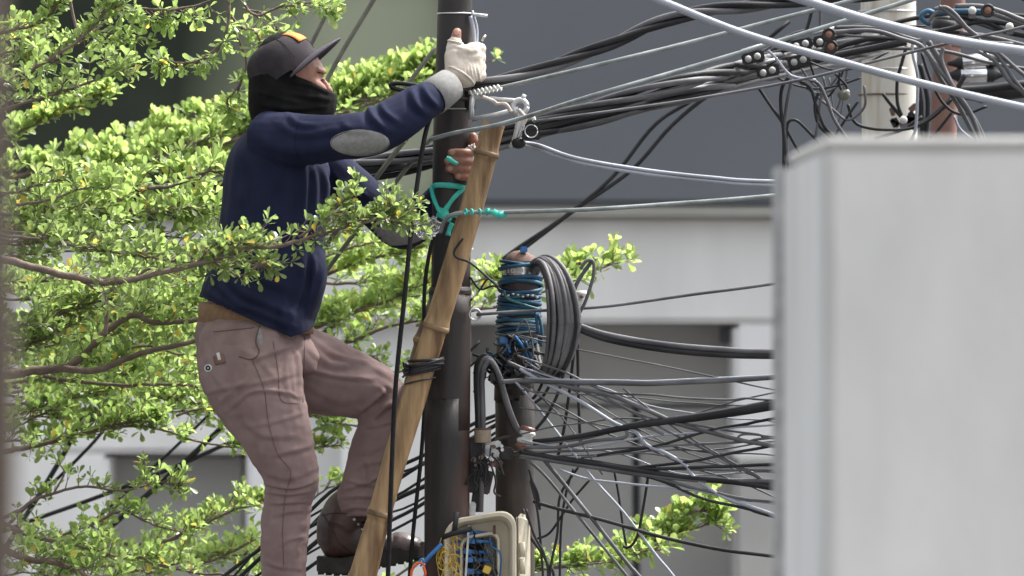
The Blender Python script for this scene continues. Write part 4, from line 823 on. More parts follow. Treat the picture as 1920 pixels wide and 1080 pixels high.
# --- body: one continuous skin
mb = MB()
T(mb, TORSO[0], TORSO[1], .84); T(mb, PELV[0], PELV[1], .84)
T(mb, NARM[0]+[(840, 163, 14.86)], NARM[1]+[(30, 27)], .74); T(mb, FARM[0], FARM[1], .74); T(mb, NLEG[0], NLEG[1], .8); T(mb, FLEG[0], FLEG[1], .74)
T(mb, [(524, 262, 15.0), (530, 225, 15.0), (542, 190, 14.98)], [(46, 48), (42, 42), (42, 42)])
HY = 14.97
T(mb, [(536, 116, HY), (543, 128, HY), (550, 145, HY), (556, 168, HY), (566, 188, HY)], [(44, 40), (54, 45), (55, 46), (50, 43), (38, 34)])
T(mb, [(583, 118, HY+.005), (590, 130, HY+.012)], [(17, 28), (17, 30)])                      # forehead and brow
T(mb, [(596, 131, HY-.035), (604, 134, HY-.008), (608, 134, HY+.03)], [5, 6, 5])             # brow ridge
T(mb, [(602, 146, HY+.012), (611, 160, HY+.012), (616, 170, HY+.012)], [5, 6.5, 8.5])           # nose
T(mb, [(588, 160, HY-.035), (600, 168, HY-.02)], [14, 13])                                   # cheek
T(mb, [(598, 186, HY), (604, 192, HY)], [16, 14])                                            # mouth and chin
T(mb, [(532, 148, HY-.072), (534, 162, HY-.070)], [(9, 4), (7, 4)])                          # near ear
T(mb, [(532, 148, HY+.072), (534, 162, HY+.070)], [(9, 4), (7, 4)])
# near wrist, hand, thumb up along the pole, fingers wrapped round the right side
T(mb, [(835, 167, 14.86), (850, 152, 14.875), (862, 138, 14.89), (872, 120, 14.90), (874, 104, 14.90)], [(23, 19), (21, 17), (25, 17), (30, 17), (27, 16)])
T(mb, [(850, 130, 14.89), (849, 108, 14.895), (852, 88, 14.905), (855, 70, 14.91), (857, 60, 14.912)], [14, 13, 11, 10, 8.5], seg=14)
FNG = []
for k, (y, L) in enumerate(((92, 0), (109, 4), (126, 2), (141, -4))):
    FNG.append([(884, y, 14.895), (896, y-1, 14.92), (900, y, 14.955), (896-L*.2, y+1, 14.995), (884+L*.2, y+2, 15.045)])
for f in FNG: T(mb, f, [10, 10, 9.5, 9, 8], seg=12)
# far hand: palm behind the right side of the pole, fingers on its front
T(mb, [(838, 358, 15.13), (865, 335, 15.105), (893, 310, 15.08), (898, 292, 15.065)], [(20, 20), (22, 18), (24, 17), (20, 15)])
for y, xt, r in ((286, 846, 9), (302, 840, 9.5), (317, 842, 9), (331, 858, 8)):
    T(mb, [(899, y-2, 15.05), (897, y-1, 15.00), (889, y, 14.955), (870, y+1, 14.925), (xt, y, 14.932)], [r+1, r+1, r+.5, r, r*.85], seg=12)
T(mb, [(893, 300, 15.03), (893, 280, 14.985), (889, 266, 14.965), (887, 256, 14.962)], [11, 11, 10, 8.5], seg=12)
v, f, n = grow(mb, .0045, 3)
body = mk('body', v, f, M_['skin'], pn)
# nails and eye
for x, y, w in ((846, 285, 5.5), (839, 301, 5.5), (842, 316, 5), (858, 330, 4.5)): decal((v, f), x+2, y, w, 5, 0, mat('nail', (.42, .24, .19), .3) if 'nail' not in bpy.data.materials else bpy.data.materials['nail'], 'nail', body, .0008, 5)
decal((v, f), 856, 59, 5, 6.5, 0, bpy.data.materials['nail'], 'nail', body, .0008, 5)
eye = mat('eye', (.03, .018, .014), .15)
decal((v, f), 604.5, 150, 5, 1.7, 8, eye, 'eye', body, .0008, 6)
decal((v, f), 602, 137, 8, 1.3, -14, eye, 'eyebrow', body, .0006, 6)
def seamline(tv, tf, pts, w, m, name, parent, off=.0012, Y=15):
    bvh = BVHTree.FromPolygons([tuple(x) for x in tv], tf); o = Vector((0, 0, CZ)); q = catmull(px3(pts, 15), 8); out = []
    for c in q:
        d = (Vector(c)-o).normalized(); h = bvh.ray_cast(o, d)
        if h[0] is not None: out.append(h[0]-d*off)
    if len(out) > 2: mb = MB(); mb.tube(out, w*U, 5); return mb.build(name, m, parent)
# --- shirt
mb = MB(); T(mb, TORSO[0], TORSO[1], 1.0); T(mb, [(520, 560, 15.0), (540, 600, 15.0), (545, 640, 15.0)], [(54, 112), (48, 116), (46, 106)])
T(mb, [(575, 470, 14.97), (592, 520, 14.97), (572, 585, 14.98)], [(30, 60), (22, 60), (20, 60)])
T(mb, NARM[0], NARM[1]); T(mb, FARM[0], FARM[1]); T(mb, [(505, 236, 14.93), (560, 236, 14.90)], [(28, 60), (26, 50)])
T(mb, [(505, 236, 15.08), (560, 250, 15.12)], [(28, 60), (26, 50)])
v, f, n = grow(mb, .0048, 7)
ST = [([(690, 195), (700, 222), (725, 245)], 6, 7), ([(712, 190), (722, 210), (750, 232)], 4, 6), ([(770, 165), (780, 195), (800, 215)], 5, 7), ([(790, 158), (805, 185), (822, 200)], 5, 6),
      ([(520, 232), (560, 250), (620, 246), (680, 232)], 3, 8), ([(470, 245), (515, 275), (570, 285), (640, 275)], 3.5, 11), ([(585, 300), (592, 350), (588, 420), (596, 470)], 4, 6), ([(600, 305), (612, 350), (606, 410)], 4, 5),
      ([(572, 305), (572, 370), (560, 450)], 3, 7), ([(470, 300), (480, 380), (465, 470)], 2.5, 13), ([(590, 470), (585, 540), (560, 600)], 4, 6), ([(570, 480), (565, 545), (540, 610)], 4.5, 7), ([(605, 450), (603, 510), (588, 570)], 3.5, 5),
      ([(420, 500), (450, 545), (500, 570), (550, 590)], 4, 8), ([(400, 520), (440, 565), (500, 590), (545, 612)], 4.5, 7), ([(385, 545), (430, 572), (470, 580)], 3.5, 5), ([(430, 470), (480, 515), (545, 545)], 3, 9),
      ([(520, 320), (545, 400), (540, 480)], 2.5, 12), ([(455, 260), (440, 320), (435, 400)], 2.5, 10), ([(540, 214), (560, 232), (600, 236)], 4, 6), ([(640, 225), (660, 245), (700, 240)], 2.5, 7), ([(640, 340), (665, 352), (690, 372)], 4, 6), ([(620, 320), (640, 345), (660, 375)], 4, 6), ([(770, 380), (790, 400), (800, 420)], 4, 6)]
v = folds(v, n, ST); v = fbm(v, n, .0035, 9); v = fbm(v, n, .0018, 26, (1, 1, .6))
# hem: everything under the slanted hem line is left open
p = to_px(v); hem = np.interp(p[:, 0], [360, 378, 430, 490, 545, 575, 600], [548, 552, 575, 602, 628, 618, 596])
keep = (p[:, 1] < hem+4) | (p[:, 0] > 612); fk = [q for q in f if any(keep[i] for i in q)]
v[:, 2] = np.where(keep, v[:, 2], v[:, 2]+(p[:, 1]-hem-4)*v[:, 1]/15*U)
used = sorted({i for q in fk for i in q}); mp_ = {a: b for b, a in enumerate(used)}
shv, shf = v[used], [tuple(mp_[i] for i in q) for q in fk]
shirt = mk('shirt', shv, shf, M_['navy'], pn); s = shirt.modifiers.new('s', 'SOLIDIFY'); s.thickness = .003; s.offset = -1
decal((shv, shf), 675, 268, 54, 23, 2, M_['greycloth'], 'elbow_patch', shirt, .0016, 16, .002, label='oval grey elbow patch')
decal((shv, shf), 745, 440, 54, 20, 2, M_['greycloth'], 'elbow_patch', shirt, .0016, 14, .002, label='shaded grey elbow patch')
def cuff(p0, p1, r0, r1, m, name, parent, Y0, Y1):
    mb = MB(); a, b = P(*p0, Y0), P(*p1, Y1); L = [a.lerp(b, t) for t in (0, .03, .5, .97, 1, 1, .6)]
    mb.tube(L, [r0*.93*U, r0*U, (r0+r1)/2*1.01*U, r1*U, r1*.95*U, r1*.86*U, r1*.84*U], 26, cap=False); return mb.build(name, m, parent)
seamline(shv, shf, [(675+55*math.cos(a), 268+24*math.sin(a)) for a in np.linspace(0, 6.283, 26)], .8, M_['greycloth'], 'patch_stitching', shirt)
seamline(shv, shf, [(566, 214), (556, 240), (552, 270), (560, 300)], .8, M_['navy'], 'shoulder_seam', shirt)
cuff((810, 184), (845, 158), 34.5, 31.5, M_['greycloth'], 'cuff', shirt, 14.82, 14.87)
# --- trousers
mb = MB(); T(mb, PELV[0], PELV[1]); T(mb, NLEG[0], NLEG[1]); T(mb, FLEG[0], FLEG[1]); T(mb, [(520, 640, 14.95), (548, 660, 15.0)], [(42, 60), (40, 70)])
v, f, n = grow(mb, .0045, 7)
ST = [([(370, 740), (430, 722), (500, 715), (560, 700)], 3.5, 8), ([(425, 770), (470, 742), (520, 735), (565, 745)], 3.5, 7), ([(405, 752), (440, 730), (465, 700)], 4, 6), ([(465, 672), (500, 668), (560, 640)], 3.5, 6), ([(440, 650), (480, 680), (520, 720)], 3, 7),
      ([(470, 800), (520, 792), (575, 770)], 3.5, 6), ([(455, 790), (500, 812), (560, 812)], 3, 7), ([(500, 860), (545, 852), (590, 838)], 3, 6), ([(492, 885), (540, 892), (594, 872)], 4, 6), ([(496, 905), (545, 912), (594, 900)], 4.5, 6), ([(498, 925), (540, 930), (585, 918)], 4.5, 6), ([(496, 945), (545, 948), (580, 940)], 4, 5.5), ([(492, 968), (540, 962), (578, 960)], 3, 5),
      ([(520, 1020), (545, 1012), (572, 1000)], 2.5, 5), ([(490, 1050), (530, 1058), (570, 1062)], 2, 6),
      ([(570, 655), (620, 680), (690, 690), (740, 712)], 3, 7), ([(575, 690), (640, 710), (700, 715)], 3.5, 8), ([(572, 725), (630, 745), (685, 748)], 3.5, 7), ([(580, 630), (640, 665), (700, 680)], 2.5, 6),
      ([(678, 772), (700, 755), (722, 735)], 6, 6), ([(686, 788), (712, 768), (745, 750)], 5.5, 6), ([(680, 800), (710, 795), (752, 778)], 4, 6), ([(700, 775), (715, 745), (718, 725)], 4, 5),
      ([(668, 845), (700, 838), (742, 822)], 3, 7), ([(655, 880), (690, 872), (730, 862)], 4, 6), ([(648, 900), (690, 905), (725, 890)], 4.5, 5.5), ([(640, 922), (680, 915), (720, 912)], 5, 5.5), ([(632, 940), (670, 935), (712, 932)], 5, 5), ([(630, 955), (665, 958), (705, 950)], 4, 5), ([(690, 860), (700, 900), (680, 940)], 3, 5),
      ([(560, 640), (566, 700), (568, 760)], 5, 5), ([(540, 650), (530, 700), (545, 750)], 3, 7), ([(380, 640), (400, 700), (440, 745)], 2.5, 8)]
ST = [([(x+random.uniform(-6, 6), y+random.uniform(-7, 7)) for x, y in q_], a_*random.uniform(.4, 1.25), w_*random.uniform(.5, 1.0)) for q_, a_, w_ in ST]
v = folds(v, n, ST); v = fbm(v, n, .004, 9); v = fbm(v, n, .0026, 20, (1, 1, 2.0)); v = fbm(v, n, .001, 55)
p = to_px(v); low = (p[:, 0] > 600) & (p[:, 1] > 968); kf = [q for q in f if p[q[0], 1] > 575 and not all(low[i] for i in q)]
v[:, 2] = np.where(low, v[:, 2]+(p[:, 1]-968)*U, v[:, 2])
tro = mk('trousers', v, kf, M_['trouser'], pn)
seamline(v, kf, [(472, 672), (495, 730), (503, 790), (520, 850), (545, 885), (535, 930), (530, 990), (532, 1060)], .6, M_['seam'], 'side_seam', tro)
seamline(v, kf, [(486, 612), (480, 640), (486, 660), (472, 674), (448, 668)], 1.3, M_['seam'], 'pocket_edge', tro)
seamline(v, kf, [(400, 622), (440, 618), (478, 614)], .6, M_['seam'], 'yoke_seam', tro)
seamline(v, kf, [(572, 630), (570, 690), (568, 755)], .6, M_['seam'], 'inner_seam', tro)
seamline(v, kf, [(512, 640), (522, 700), (527, 750), (560, 757)], .6, M_['seam'], 'pocket_seam', tro)
decal((v, kf), 487, 630, 5, 17, 8, M_['greycloth'], 'pocket_lining', tro, .001, 8)
decal((v, kf), 411, 674, 10, 9, 15, M_['rust'], 'leather_tag', tro, .002, 5, .0015, shape='rect')
decal((v, kf), 410, 668, 3, 7, 15, M_['whiteplastic'], 'tag_stripe', tro, .0035, 4, shape='rect')
for r, m_ in ((7.5, 'galv'), (4.5, 'blackcloth'), (2, 'galv')): decal((v, kf), 390, 690, r, r, 0, M_[m_], 'rivet_button', tro, .002+.001*(8-r)/3, 6)
# belt
mb = MB(); V = []; F = []; K = 48
for i, (dy, dr) in enumerate(((-20, 0), (-18.5, 2.5), (18.5, 2.5), (20, 0))):
    for k in range(K):
        a = 2*math.pi*k/K; c, s_ = math.cos(a), math.sin(a)
        x = 480+(106+dr)*c; V.append(P(x, 586+dy+(x-380)*.10, 15.0)+Vector((0, (108+dr)*U*s_, 0)))
F = [(i*K+k, i*K+(k+1) % K, (i+1)*K+(k+1) % K, (i+1)*K+k) for i in range(3) for k in range(K)]
belt = mk('belt', V, F, M_['belt'], pn)
mb = MB(); mb.box(P(402, 590, 14.93)+Vector((0, .0, 0)), (6*U, 3*U, 25*U), Matrix.Rotation(R(-45), 3, 'Z')); bl = bevel(mb.build('belt_loop', M_['trouser'], belt), .002)
# --- balaclava
mb = MB()
T(mb, [(532, 232, 14.99), (545, 205, 14.98), (554, 188, 14.98), (560, 172, 14.98), (562, 150, 14.98)], [(62, 62), (74, 66), (78, 64), (74, 60), (60, 54)])
T(mb, [(600, 183, 14.985), (612, 190, 14.985)], [(22, 44), (20, 36)])
T(mb, [(520, 200, 14.98), (516, 165, 14.97), (520, 130, 14.97), (530, 108, 14.97)], [(54, 60), (51, 58), (50, 56), (48, 50)])
v, f, n = grow(mb, .005, 4)
p = to_px(v); lim = np.interp(p[:, 0], [540, 556, 575, 610, 640], [112, 143, 150, 166, 182]); over = np.clip(lim-p[:, 1], 0, None)*(p[:, 0] > 540)
v[:, 2] -= over*U*.985
ST = [([(480, 195), (540, 205), (610, 200)], 3, 5), ([(485, 212), (550, 222), (615, 212)], 3, 5), ([(520, 172), (570, 180), (625, 188)], 2.5, 4.5), ([(535, 152), (580, 160), (622, 176)], 2.5, 3), ([(475, 170), (520, 182), (570, 195)], 2, 5)]
v = folds(v, n, ST); v = fbm(v, n, .003, 14); mk('balaclava', v, f, M_['blackcloth'], pn)
# --- cap
cp = thing('cap', None, None, (0, 0, 0)); cp.parent = pn; del_base = wloc(cp)
fdir = Vector((math.cos(R(32)), 0, math.sin(R(32)))); ndir = Vector((-math.sin(R(32)), 0, math.cos(R(32))))
rotn = Matrix.Rotation(R(-6), 3, ndir); fdir = rotn@fdir; sdir = ndir.cross(fdir)
C0 = P(531, 126, 14.97)
def capp(th, ph, k=1.0, lift=0):
    """th round the rim, ph 0 rim .. 90 top; boxy dome"""
    c = math.cos(ph)**.72; s_ = math.sin(ph)**.9
    rf = 68
    return C0+(fdir*math.cos(th)*rf*c+sdir*math.sin(th)*62*c)*U*k+ndir*(55*s_*k+lift)*U
V = []; F = []; K, L = 40, 12
for i in range(L):
    for k in range(K):
        ph = math.pi/2*i/(L-1)*.995; th = 2*math.pi*k/K
        q = capp(th, ph); q += ndir*(.0025*noise.noise(q*14))+fdir*.004*noise.noise(q*9+Vector((3, 0, 0)))
        if i == 0: q = q-ndir*16*U
        V.append(q)
F = [(i*K+k, i*K+(k+1) % K, (i+1)*K+(k+1) % K, (i+1)*K+k) for i in range(L-1) for k in range(K)]+[tuple((L-1)*K+k for k in range(K))]
crown = mk('crown', V, F, M_['cap'], cp)
V = []; F = []; a_, b_ = 9, 6
for i in range(a_):
    for j in range(b_):
        th = R(-38+76*i/(a_-1)) if False else R(-98+196*i/(a_-1)); 
for i in range(21):
    u = -1+2*i/20; th = R(82)*u
    for j in range(6):
        w = j/5; base = capp(th, 0.02)-ndir*(10+10*u*u)*U; ext = 52*math.sqrt(max(0, 1-u*u))**1.0
        q = base+fdir*ext*w*U-ndir*(3*w*w+6*u*u)*U; V.append(q)
F = [(i*6+j, (i+1)*6+j, (i+1)*6+j+1, i*6+j+1) for i in range(20) for j in range(5)]
vis = mk('peak', V, F, M_['visor'], cp); s = vis.modifiers.new('s', 'SOLIDIFY'); s.thickness = .005; s.offset = 0
V = []; F = []
for i in range(9):
    for j in range(9):
        V.append(capp(R(-34+60*j/8), R(20+46*i/8), 1.0, 0)+ndir*1.3*U+fdir*.8*U)
F = [(i*9+j, i*9+j+1, (i+1)*9+j+1, (i+1)*9+j) for i in range(8) for j in range(8)]
o = mk('front_patch', V, F, M_['orange'], cp, label='faded orange patch on the front of the cap'); s = o.modifiers.new('s', 'SOLIDIFY'); s.thickness = .002; s.offset = 0
for th in (0, 60, 120, 180, 240, 300):
    mb = MB(); mb.tube([capp(R(th), R(a), 1.006) for a in range(0, 88, 8)], .5*U, 5); mb.build('panel_seam', M_['cap'], cp)
# --- gloves
mb = MB()
T(mb, [(864, 141, 14.887), (868, 132, 14.89), (873, 119, 14.90), (876, 103, 14.90)], [(31, 23), (32, 22), (34, 21), (30, 20)])
T(mb, [(850, 128, 14.89), (849, 106, 14.895), (851, 88, 14.905), (853, 80, 14.907)], [17, 16, 14, 13.5], seg=14)
for f_ in FNG: T(mb, f_[:4], [12.5, 12.5, 12, 11], seg=12)
v, f, n = grow(mb, .004, 3)
ST = [([(846+6*k, 126-k), (850+6*k, 142), (856+6*k, 160)], 1.6, 2.0) for k in range(9)]+[([(840, 90), (852, 86), (868, 90)], 2, 3), ([(868, 92), (885, 96), (900, 92)], 2, 4)]
v = folds(v, n, ST); v = fbm(v, n, .0016, 60); gl = mk('glove', v, f, M_['glove'], pn)
mb = MB(); mb.torus(P(854, 79, 14.907), 13.5*U, 2.2*U, 'z', 18, 6, rot=Matrix.Rotation(R(12), 3, 'Y')); mb.build('thumb_hem', M_['glove'], gl)
mb = MB(); t_ = (Vector(P(872, 120, 14.9))-Vector(P(852, 150, 14.88))).normalized(); q = P(862, 143, 14.885)
rotq = Vector((0, 0, 1)).rotation_difference(t_).to_matrix(); mb.torus(q, 30*U, 2.4*U, 'z', 26, 6, squash=.78, rot=rotq); mb.build('wrist_hem', M_['glove'], gl)
for k in range(10):
    x, y = random.uniform(888, 905), random.uniform(75, 160); mb = MB(); ptube(mb, [(x, y, 14.93), (x+random.uniform(-6, 8), y-5, 14.92), (x+random.uniform(-6, 6), y-9, 14.93)], 2.4, seg=5, n=3); mb.build('loose_thread', M_['twine'], gl)
g2 = thing('glove', None, None, (0, 0, 0)); g2.parent = pn
mb = MB(); T(mb, [(862, 338, 15.11), (893, 312, 15.085), (899, 292, 15.07)], [(27, 22), (28, 21), (24, 19)], seg=16)
v, f, n = grow(mb, .005, 2); v = fbm(v, n, .002, 50); mk('palm', v, f, M_['glove'], g2)
for k in range(16):
    y = random.uniform(268, 335); mb = MB(); x = 882+random.uniform(-4, 8)
    ptube(mb, [(x, y, 14.935), (x-6+random.uniform(-5, 8), y+6, 14.93), (x+random.uniform(-8, 6), y+12, 14.93), (x+4, y+16, 14.94)], random.uniform(1.5, 2.8), seg=5, n=3); mb.build('loose_thread', M_['twine'], g2)
# --- boots
def boot(dx, dy, Y, parent):
    b_ = thing('boot', None, None, (0, 0, 0)); b_.parent = parent
    mb = MB(); X = lambda pts: [(x+dx, y+dy, Y) for x, y in pts]
    T(mb, X([(625, 1012), (655, 1012), (690, 1018), (725, 1024), (755, 1025), (772, 1026)]), [(38, 26), (38, 28), (32, 30), (25, 32), (23, 32), (20, 28)], seg=18)
    T(mb, X([(634, 1010), (638, 985), (648, 965), (656, 955)]), [(42, 32), (44, 34), (45, 35), (44, 35)], seg=18)
    v, f, n = grow(mb, .0055, 4)
    ST = [([(690+dx, 985+dy), (700+dx, 1010+dy), (695+dx, 1035+dy)], 3, 4), ([(715+dx, 995+dy), (722+dx, 1015+dy), (716+dx, 1035+dy)], 2, 4), ([(612+dx, 975+dy), (640+dx, 985+dy), (660+dx, 1000+dy)], 1.6, 4)]
    v = folds(v, n, ST); v = fbm(v, n, .0022, 24); up = mk('upper', v, f, M_['boot'], b_)
    mb = MB(); T(mb, X([(748, 1023), (764, 1023), (774, 1024)]), [(26, 34), (24, 33), (20, 29)], seg=18); mb.build('toe_cap', M_['toecap'], b_)
    # sole: outline in plan, thick slab following the curved bottom, with lugs
    V = []; n_ = 26; zs = []
    for t_ in np.linspace(0, 1, n_):
        x = 594+t_*202; yb = np.interp(x, [594, 640, 690, 740, 796], [1072, 1076, 1066, 1056, 1044]); yt = yb-30
        w = np.interp(t_, [0, .05, .2, .45, .75, .93, 1], [12, 24, 29, 26, 35, 26, 10])*U
        for yy in (yt, yb):
            for s_ in (-1, 1): V.append(P(x+dx, yy+dy, Y)+Vector((0, s_*w, 0)))
    F = []
    for i in range(n_-1):
        o_ = i*4; F += [(o_, o_+4, o_+5, o_+1), (o_+2, o_+3, o_+7, o_+6), (o_, o_+2, o_+6, o_+4), (o_+1, o_+5, o_+7, o_+3)]
    F += [(0, 1, 3, 2), ((n_-1)*4, (n_-1)*4+2, (n_-1)*4+3, (n_-1)*4+1)]
    so_ = mk('sole', V, F, M_['sole'], b_)
    bevel(so_, .003)
    mb = MB()
    for k in range(13):
        x = 602+k*15; yb = np.interp(x, [594, 640, 690, 740, 796], [1072, 1076, 1066, 1056, 1044])
        if 672 < x < 700: continue
        for s_ in (-1, 1): mb.box(P(x+dx, yb+.5+dy, Y)+Vector((0, s_*.022, 0)), (5.5*U, .013, 3.2*U))
    mb.build('tread', M_['sole'], b_, False)
    for k in range(5):
        q0 = P(662+dx+k*7, 962+dy+k*9, Y-.035); q1 = P(690+dx+k*7, 958+dy+k*9, Y+.02)
        mb = MB(); mb.tube([q0, (q0+q1)/2+Vector((0, -.012, .006)), q1], 2.4*U, 6); mb.build('lace', M_['blackcloth'], b_)
    seamline(v, f, [(604+dx, 962+dy), (622+dx, 990+dy), (640+dx, 1022+dy), (672+dx, 1040+dy)], 1.0, M_['sole'], 'stitching', up, .001)
    seamline(v, f, [(668+dx, 968+dy), (682+dx, 994+dy), (704+dx, 1010+dy), (716+dx, 1040+dy)], 1.0, M_['sole'], 'stitching', up, .001)
    seamline(v, f, [(600+dx, 968+dy), (625+dx, 962+dy), (655+dx, 964+dy)], .7, M_['sole'], 'collar_seam', up, .001)
    for k in range(4): decal((v, f), 664+dx+k*8, 974+dy+k*9, 2.6, 2.6, 0, M_['galv'], 'eyelet', up, .0015, 4)
    mb = MB(); T(mb, X([(676, 960), (688, 978), (700, 996)]), [(10, 22), (10, 20), (8, 18)], seg=12); mb.build('tongue', M_['blackcloth'], b_)
    return b_
boot(0, 0, 15.12, pn); boot(-112, 290, 14.90, pn)
# ------------------------------------------------------------------ the tree
tr = thing('broadleaf_tree', 'leafy green tree with flat tiers of small rounded leaves behind and across the worker', 'tree', P(-420, 540, 16.3)-Vector((0, 0, CZ)))
mb = MB(); mb.tube(catmull([P(-420, 2660, 16.3), P(-410, 1500, 16.3), P(-430, 800, 16.3), P(-440, 100, 16.3), P(-450, -500, 16.3)], 8), np.array([95, 80, 72, 60, 35])*U, 20); mb.build('trunk', M_['bark'], tr)
TW = MB(); LEAVES = []           # (pos, dir, normal, length, material index)
def rosette(p, d, nleaf, L, up=.5, pal='g', open_=1.0):
    d = np.array(d, float); d /= np.linalg.norm(d)+1e-9
    a0 = random.random()*6.28; ref = np.array([0, 0, 1.]) if abs(d[2]) < .9 else np.array([1., 0, 0])
    u = np.cross(d, ref); u /= np.linalg.norm(u); w = np.cross(u, d)
    for k in range(nleaf):
        a = a0+k*2.4+random.uniform(-.3, .3); el = random.uniform(.15, 1.0)
        ld = (u*math.cos(a)+w*math.sin(a))*open_+d*el+np.array([0, 0, up*random.uniform(.4, 1.3)]); ld /= np.linalg.norm(ld)
        nr = np.cross(ld, np.cross(np.array([0, 0, 1.])+rng.normal(0, .45, 3), ld)); nr /= np.linalg.norm(nr)+1e-9
        ll = L*random.choice((random.uniform(.4, .8), random.uniform(.8, 1.25), random.uniform(.8, 1.2)))
        rr = random.random()
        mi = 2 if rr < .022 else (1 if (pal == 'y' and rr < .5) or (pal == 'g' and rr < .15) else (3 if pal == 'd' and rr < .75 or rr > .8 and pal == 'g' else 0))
        LEAVES.append((p+ld*.002, ld, nr, ll, mi))
def twig(p, d, L, r, pal, leafL, up, nros, drop=0):
    """one leafy twig: a thin bent stem with whorls of leaves along it"""
    pts = [np.array(p, float)]; d = np.array(d, float); d /= np.linalg.norm(d)
    n = max(3, int(L/(.016)))
    for i in range(n):
        d = d+rng.normal(0, .16, 3)+np.array([0, 0, .05-drop*.12]); d /= np.linalg.norm(d); pts.append(pts[-1]+d*L/n)
    TW.tube(pts, [r, r*.4], 5, False)
    for k in range(nros):
        t = (k+1)/nros; i = min(int(t*n), n); rosette(pts[i], d if i == n else pts[i]-pts[i-1], random.randint(4, 7) if i == n else random.randint(3, 5), leafL, up, pal)
    return pts
BN = 0
def branch(pts, r0, r1, Y, twigs=14, tl=(.03, .10), pal='g', up=.5, leafL=.040, spread=.5, bias=.35, drop=0, start=0.0, sub=.5, yb=.45):
    twigs *= .50; leafL *= (1.0 if pal == 'y' else .86)
    """main limb as its own part, leafy twigs fanned out mostly sideways and towards the viewer/away (flat tiers)"""
    q = catmull(px3(pts, Y), 8); n = len(q); q = [np.array(a) for a in q]
    for i in range(1, n-1): q[i] = q[i]+np.array([0, .006, .004])*np.array([0, noise.noise(Vector((i*.35, r0, Y))), noise.noise(Vector((i*.5, Y, r0)))])
    mb = MB(); mb.tube(q, np.linspace(r0, r1, n)*U*(Y/15), 9); o = mb.build('branch', M_['bark'], tr)
    L = sum(np.linalg.norm(q[i+1]-q[i]) for i in range(n-1))
    nt = int(twigs*L/.1)
    for k in range(nt):
        t = start+(1-start)*random.random()**.85; i = min(int(t*(n-1)), n-2); p = q[i]+(q[i+1]-q[i])*random.random(); tg = q[i+1]-q[i]; tg /= np.linalg.norm(tg)
        d = tg*random.uniform(.1, 1.0)+np.array([random.uniform(-.25, .25), random.uniform(-1+yb, 1)*spread*2, bias*random.uniform(-.5, 1.4)-drop])
        ll = random.uniform(*tl); pp = twig(p, d, ll, 1.5*U, pal, leafL, up, max(1, int(ll/.028)), drop)
        if random.random() < sub:
            j = len(pp)//2; d2 = (pp[-1]-pp[j])+rng.normal(0, .03, 3); twig(pp[j], d2/np.linalg.norm(d2)+rng.normal(0, .5, 3), ll*.6, 1.1*U, pal, leafL, up, max(1, int(ll*.6/.028)), drop)
    rosette(q[-1], q[-1]-q[-2], 6, leafL, up, pal)
    return o
# upper left clusters (nearer)
branch([(-300, 260), (-60, 175), (40, 140), (120, 95), (165, 60), (205, 12), (240, -40)], 4, 2, 14.7, 14, (.03, .09), 'g', .3, .038, .5, .4)
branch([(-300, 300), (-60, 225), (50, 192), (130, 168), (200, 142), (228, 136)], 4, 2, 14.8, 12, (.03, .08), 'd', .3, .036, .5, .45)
branch([(-280, 180), (-60, 90), (10, 60), (70, 45), (105, 12)], 4, 2, 14.9, 15, (.03, .08), 'g', .3, .038, .5, .3)
branch([(-300, 350), (-60, 290), (20, 255), (90, 222), (150, 195), (198, 177)], 4, 1.5, 16.8, 17, (.02, .05), 'y', .9, .038, .3, .5, start=.3)
# top drooping twigs
branch([(120, -60), (150, 66), (200, 40), (235, 15), (330, 18), (410, -6), (470, -60)], 3, 2, 15.2, 8, (.03, .08), 'g', -.2, .040, .3, .1, drop=.5, start=.15)
branch([(140, 85), (190, 60), (230, 68), (275, 72)], 2, 1.5, 15.2, 8, (.02, .06), 'g', 0, .038, .3, .1, drop=.2)
branch([(440, -80), (430, -5), (428, 40), (415, 80), (385, 105), (345, 118), (300, 112)], 4, 1.5, 15.4, 10, (.02, .06), 'g', -.1, .040, .35, .1, drop=.3, start=.3)
branch([(432, 30), (455, 52), (480, 60), (492, 100)], 2.5, 1.5, 15.5, 12, (.02, .05), 'g', 0, .038, .35, .1, drop=.2)
branch([(428, 40), (450, 80), (462, 120), (448, 160), (425, 190), (432, 205)], 2.5, 1.5, 15.5, 10, (.02, .05), 'g', 0, .042, .3, .1, drop=.3)
branch([(440, -60), (470, 25), (530, 12), (580, 5), (612, 12)], 3, 1.5, 15.5, 10, (.02, .06), 'g', 0, .038, .35, .1, drop=.2, start=.2)
branch([(455, 15), (500, 30), (520, 58), (505, 80)], 2, 1.5, 15.6, 10, (.02, .05), 'd', 0, .038, .35, .1, drop=.2)
# bright tier behind the head
A1 = [(-420, 560), (-100, 440), (80, 372), (150, 352), (230, 325), (330, 288), (440, 262), (530, 228), (640, 200), (760, 160), (815, 140), (850, 128)]
branch(A1, 9, 1.5, 17.3, 30, (.03, .09), 'y', 1.3, .043, .45, 1.0, start=.28, sub=.7, yb=.8)
branch([(850, 128), (885, 122), (905, 118), (930, 110)], 1.5, 1, 17.3, 3, (.01, .02), 'y', .3, .036, .2, .2)
branch([(60, 375), (150, 340), (200, 318), (235, 322), (310, 290), (400, 255)], 6, 2, 17.0, 20, (.03, .08), 'y', 1.3, .043, .4, .9)
branch([(-200, 400), (-60, 345), (40, 330), (120, 300), (220, 275), (320, 250), (430, 215), (490, 205)], 5, 2, 17.5, 24, (.02, .07), 'y', 1.2, .043, .4, .7)
branch([(560, 190), (640, 165), (720, 148), (800, 118), (850, 110)], 3, 1.5, 17.4, 20, (.02, .06), 'y', 1.2, .040, .4, .6)
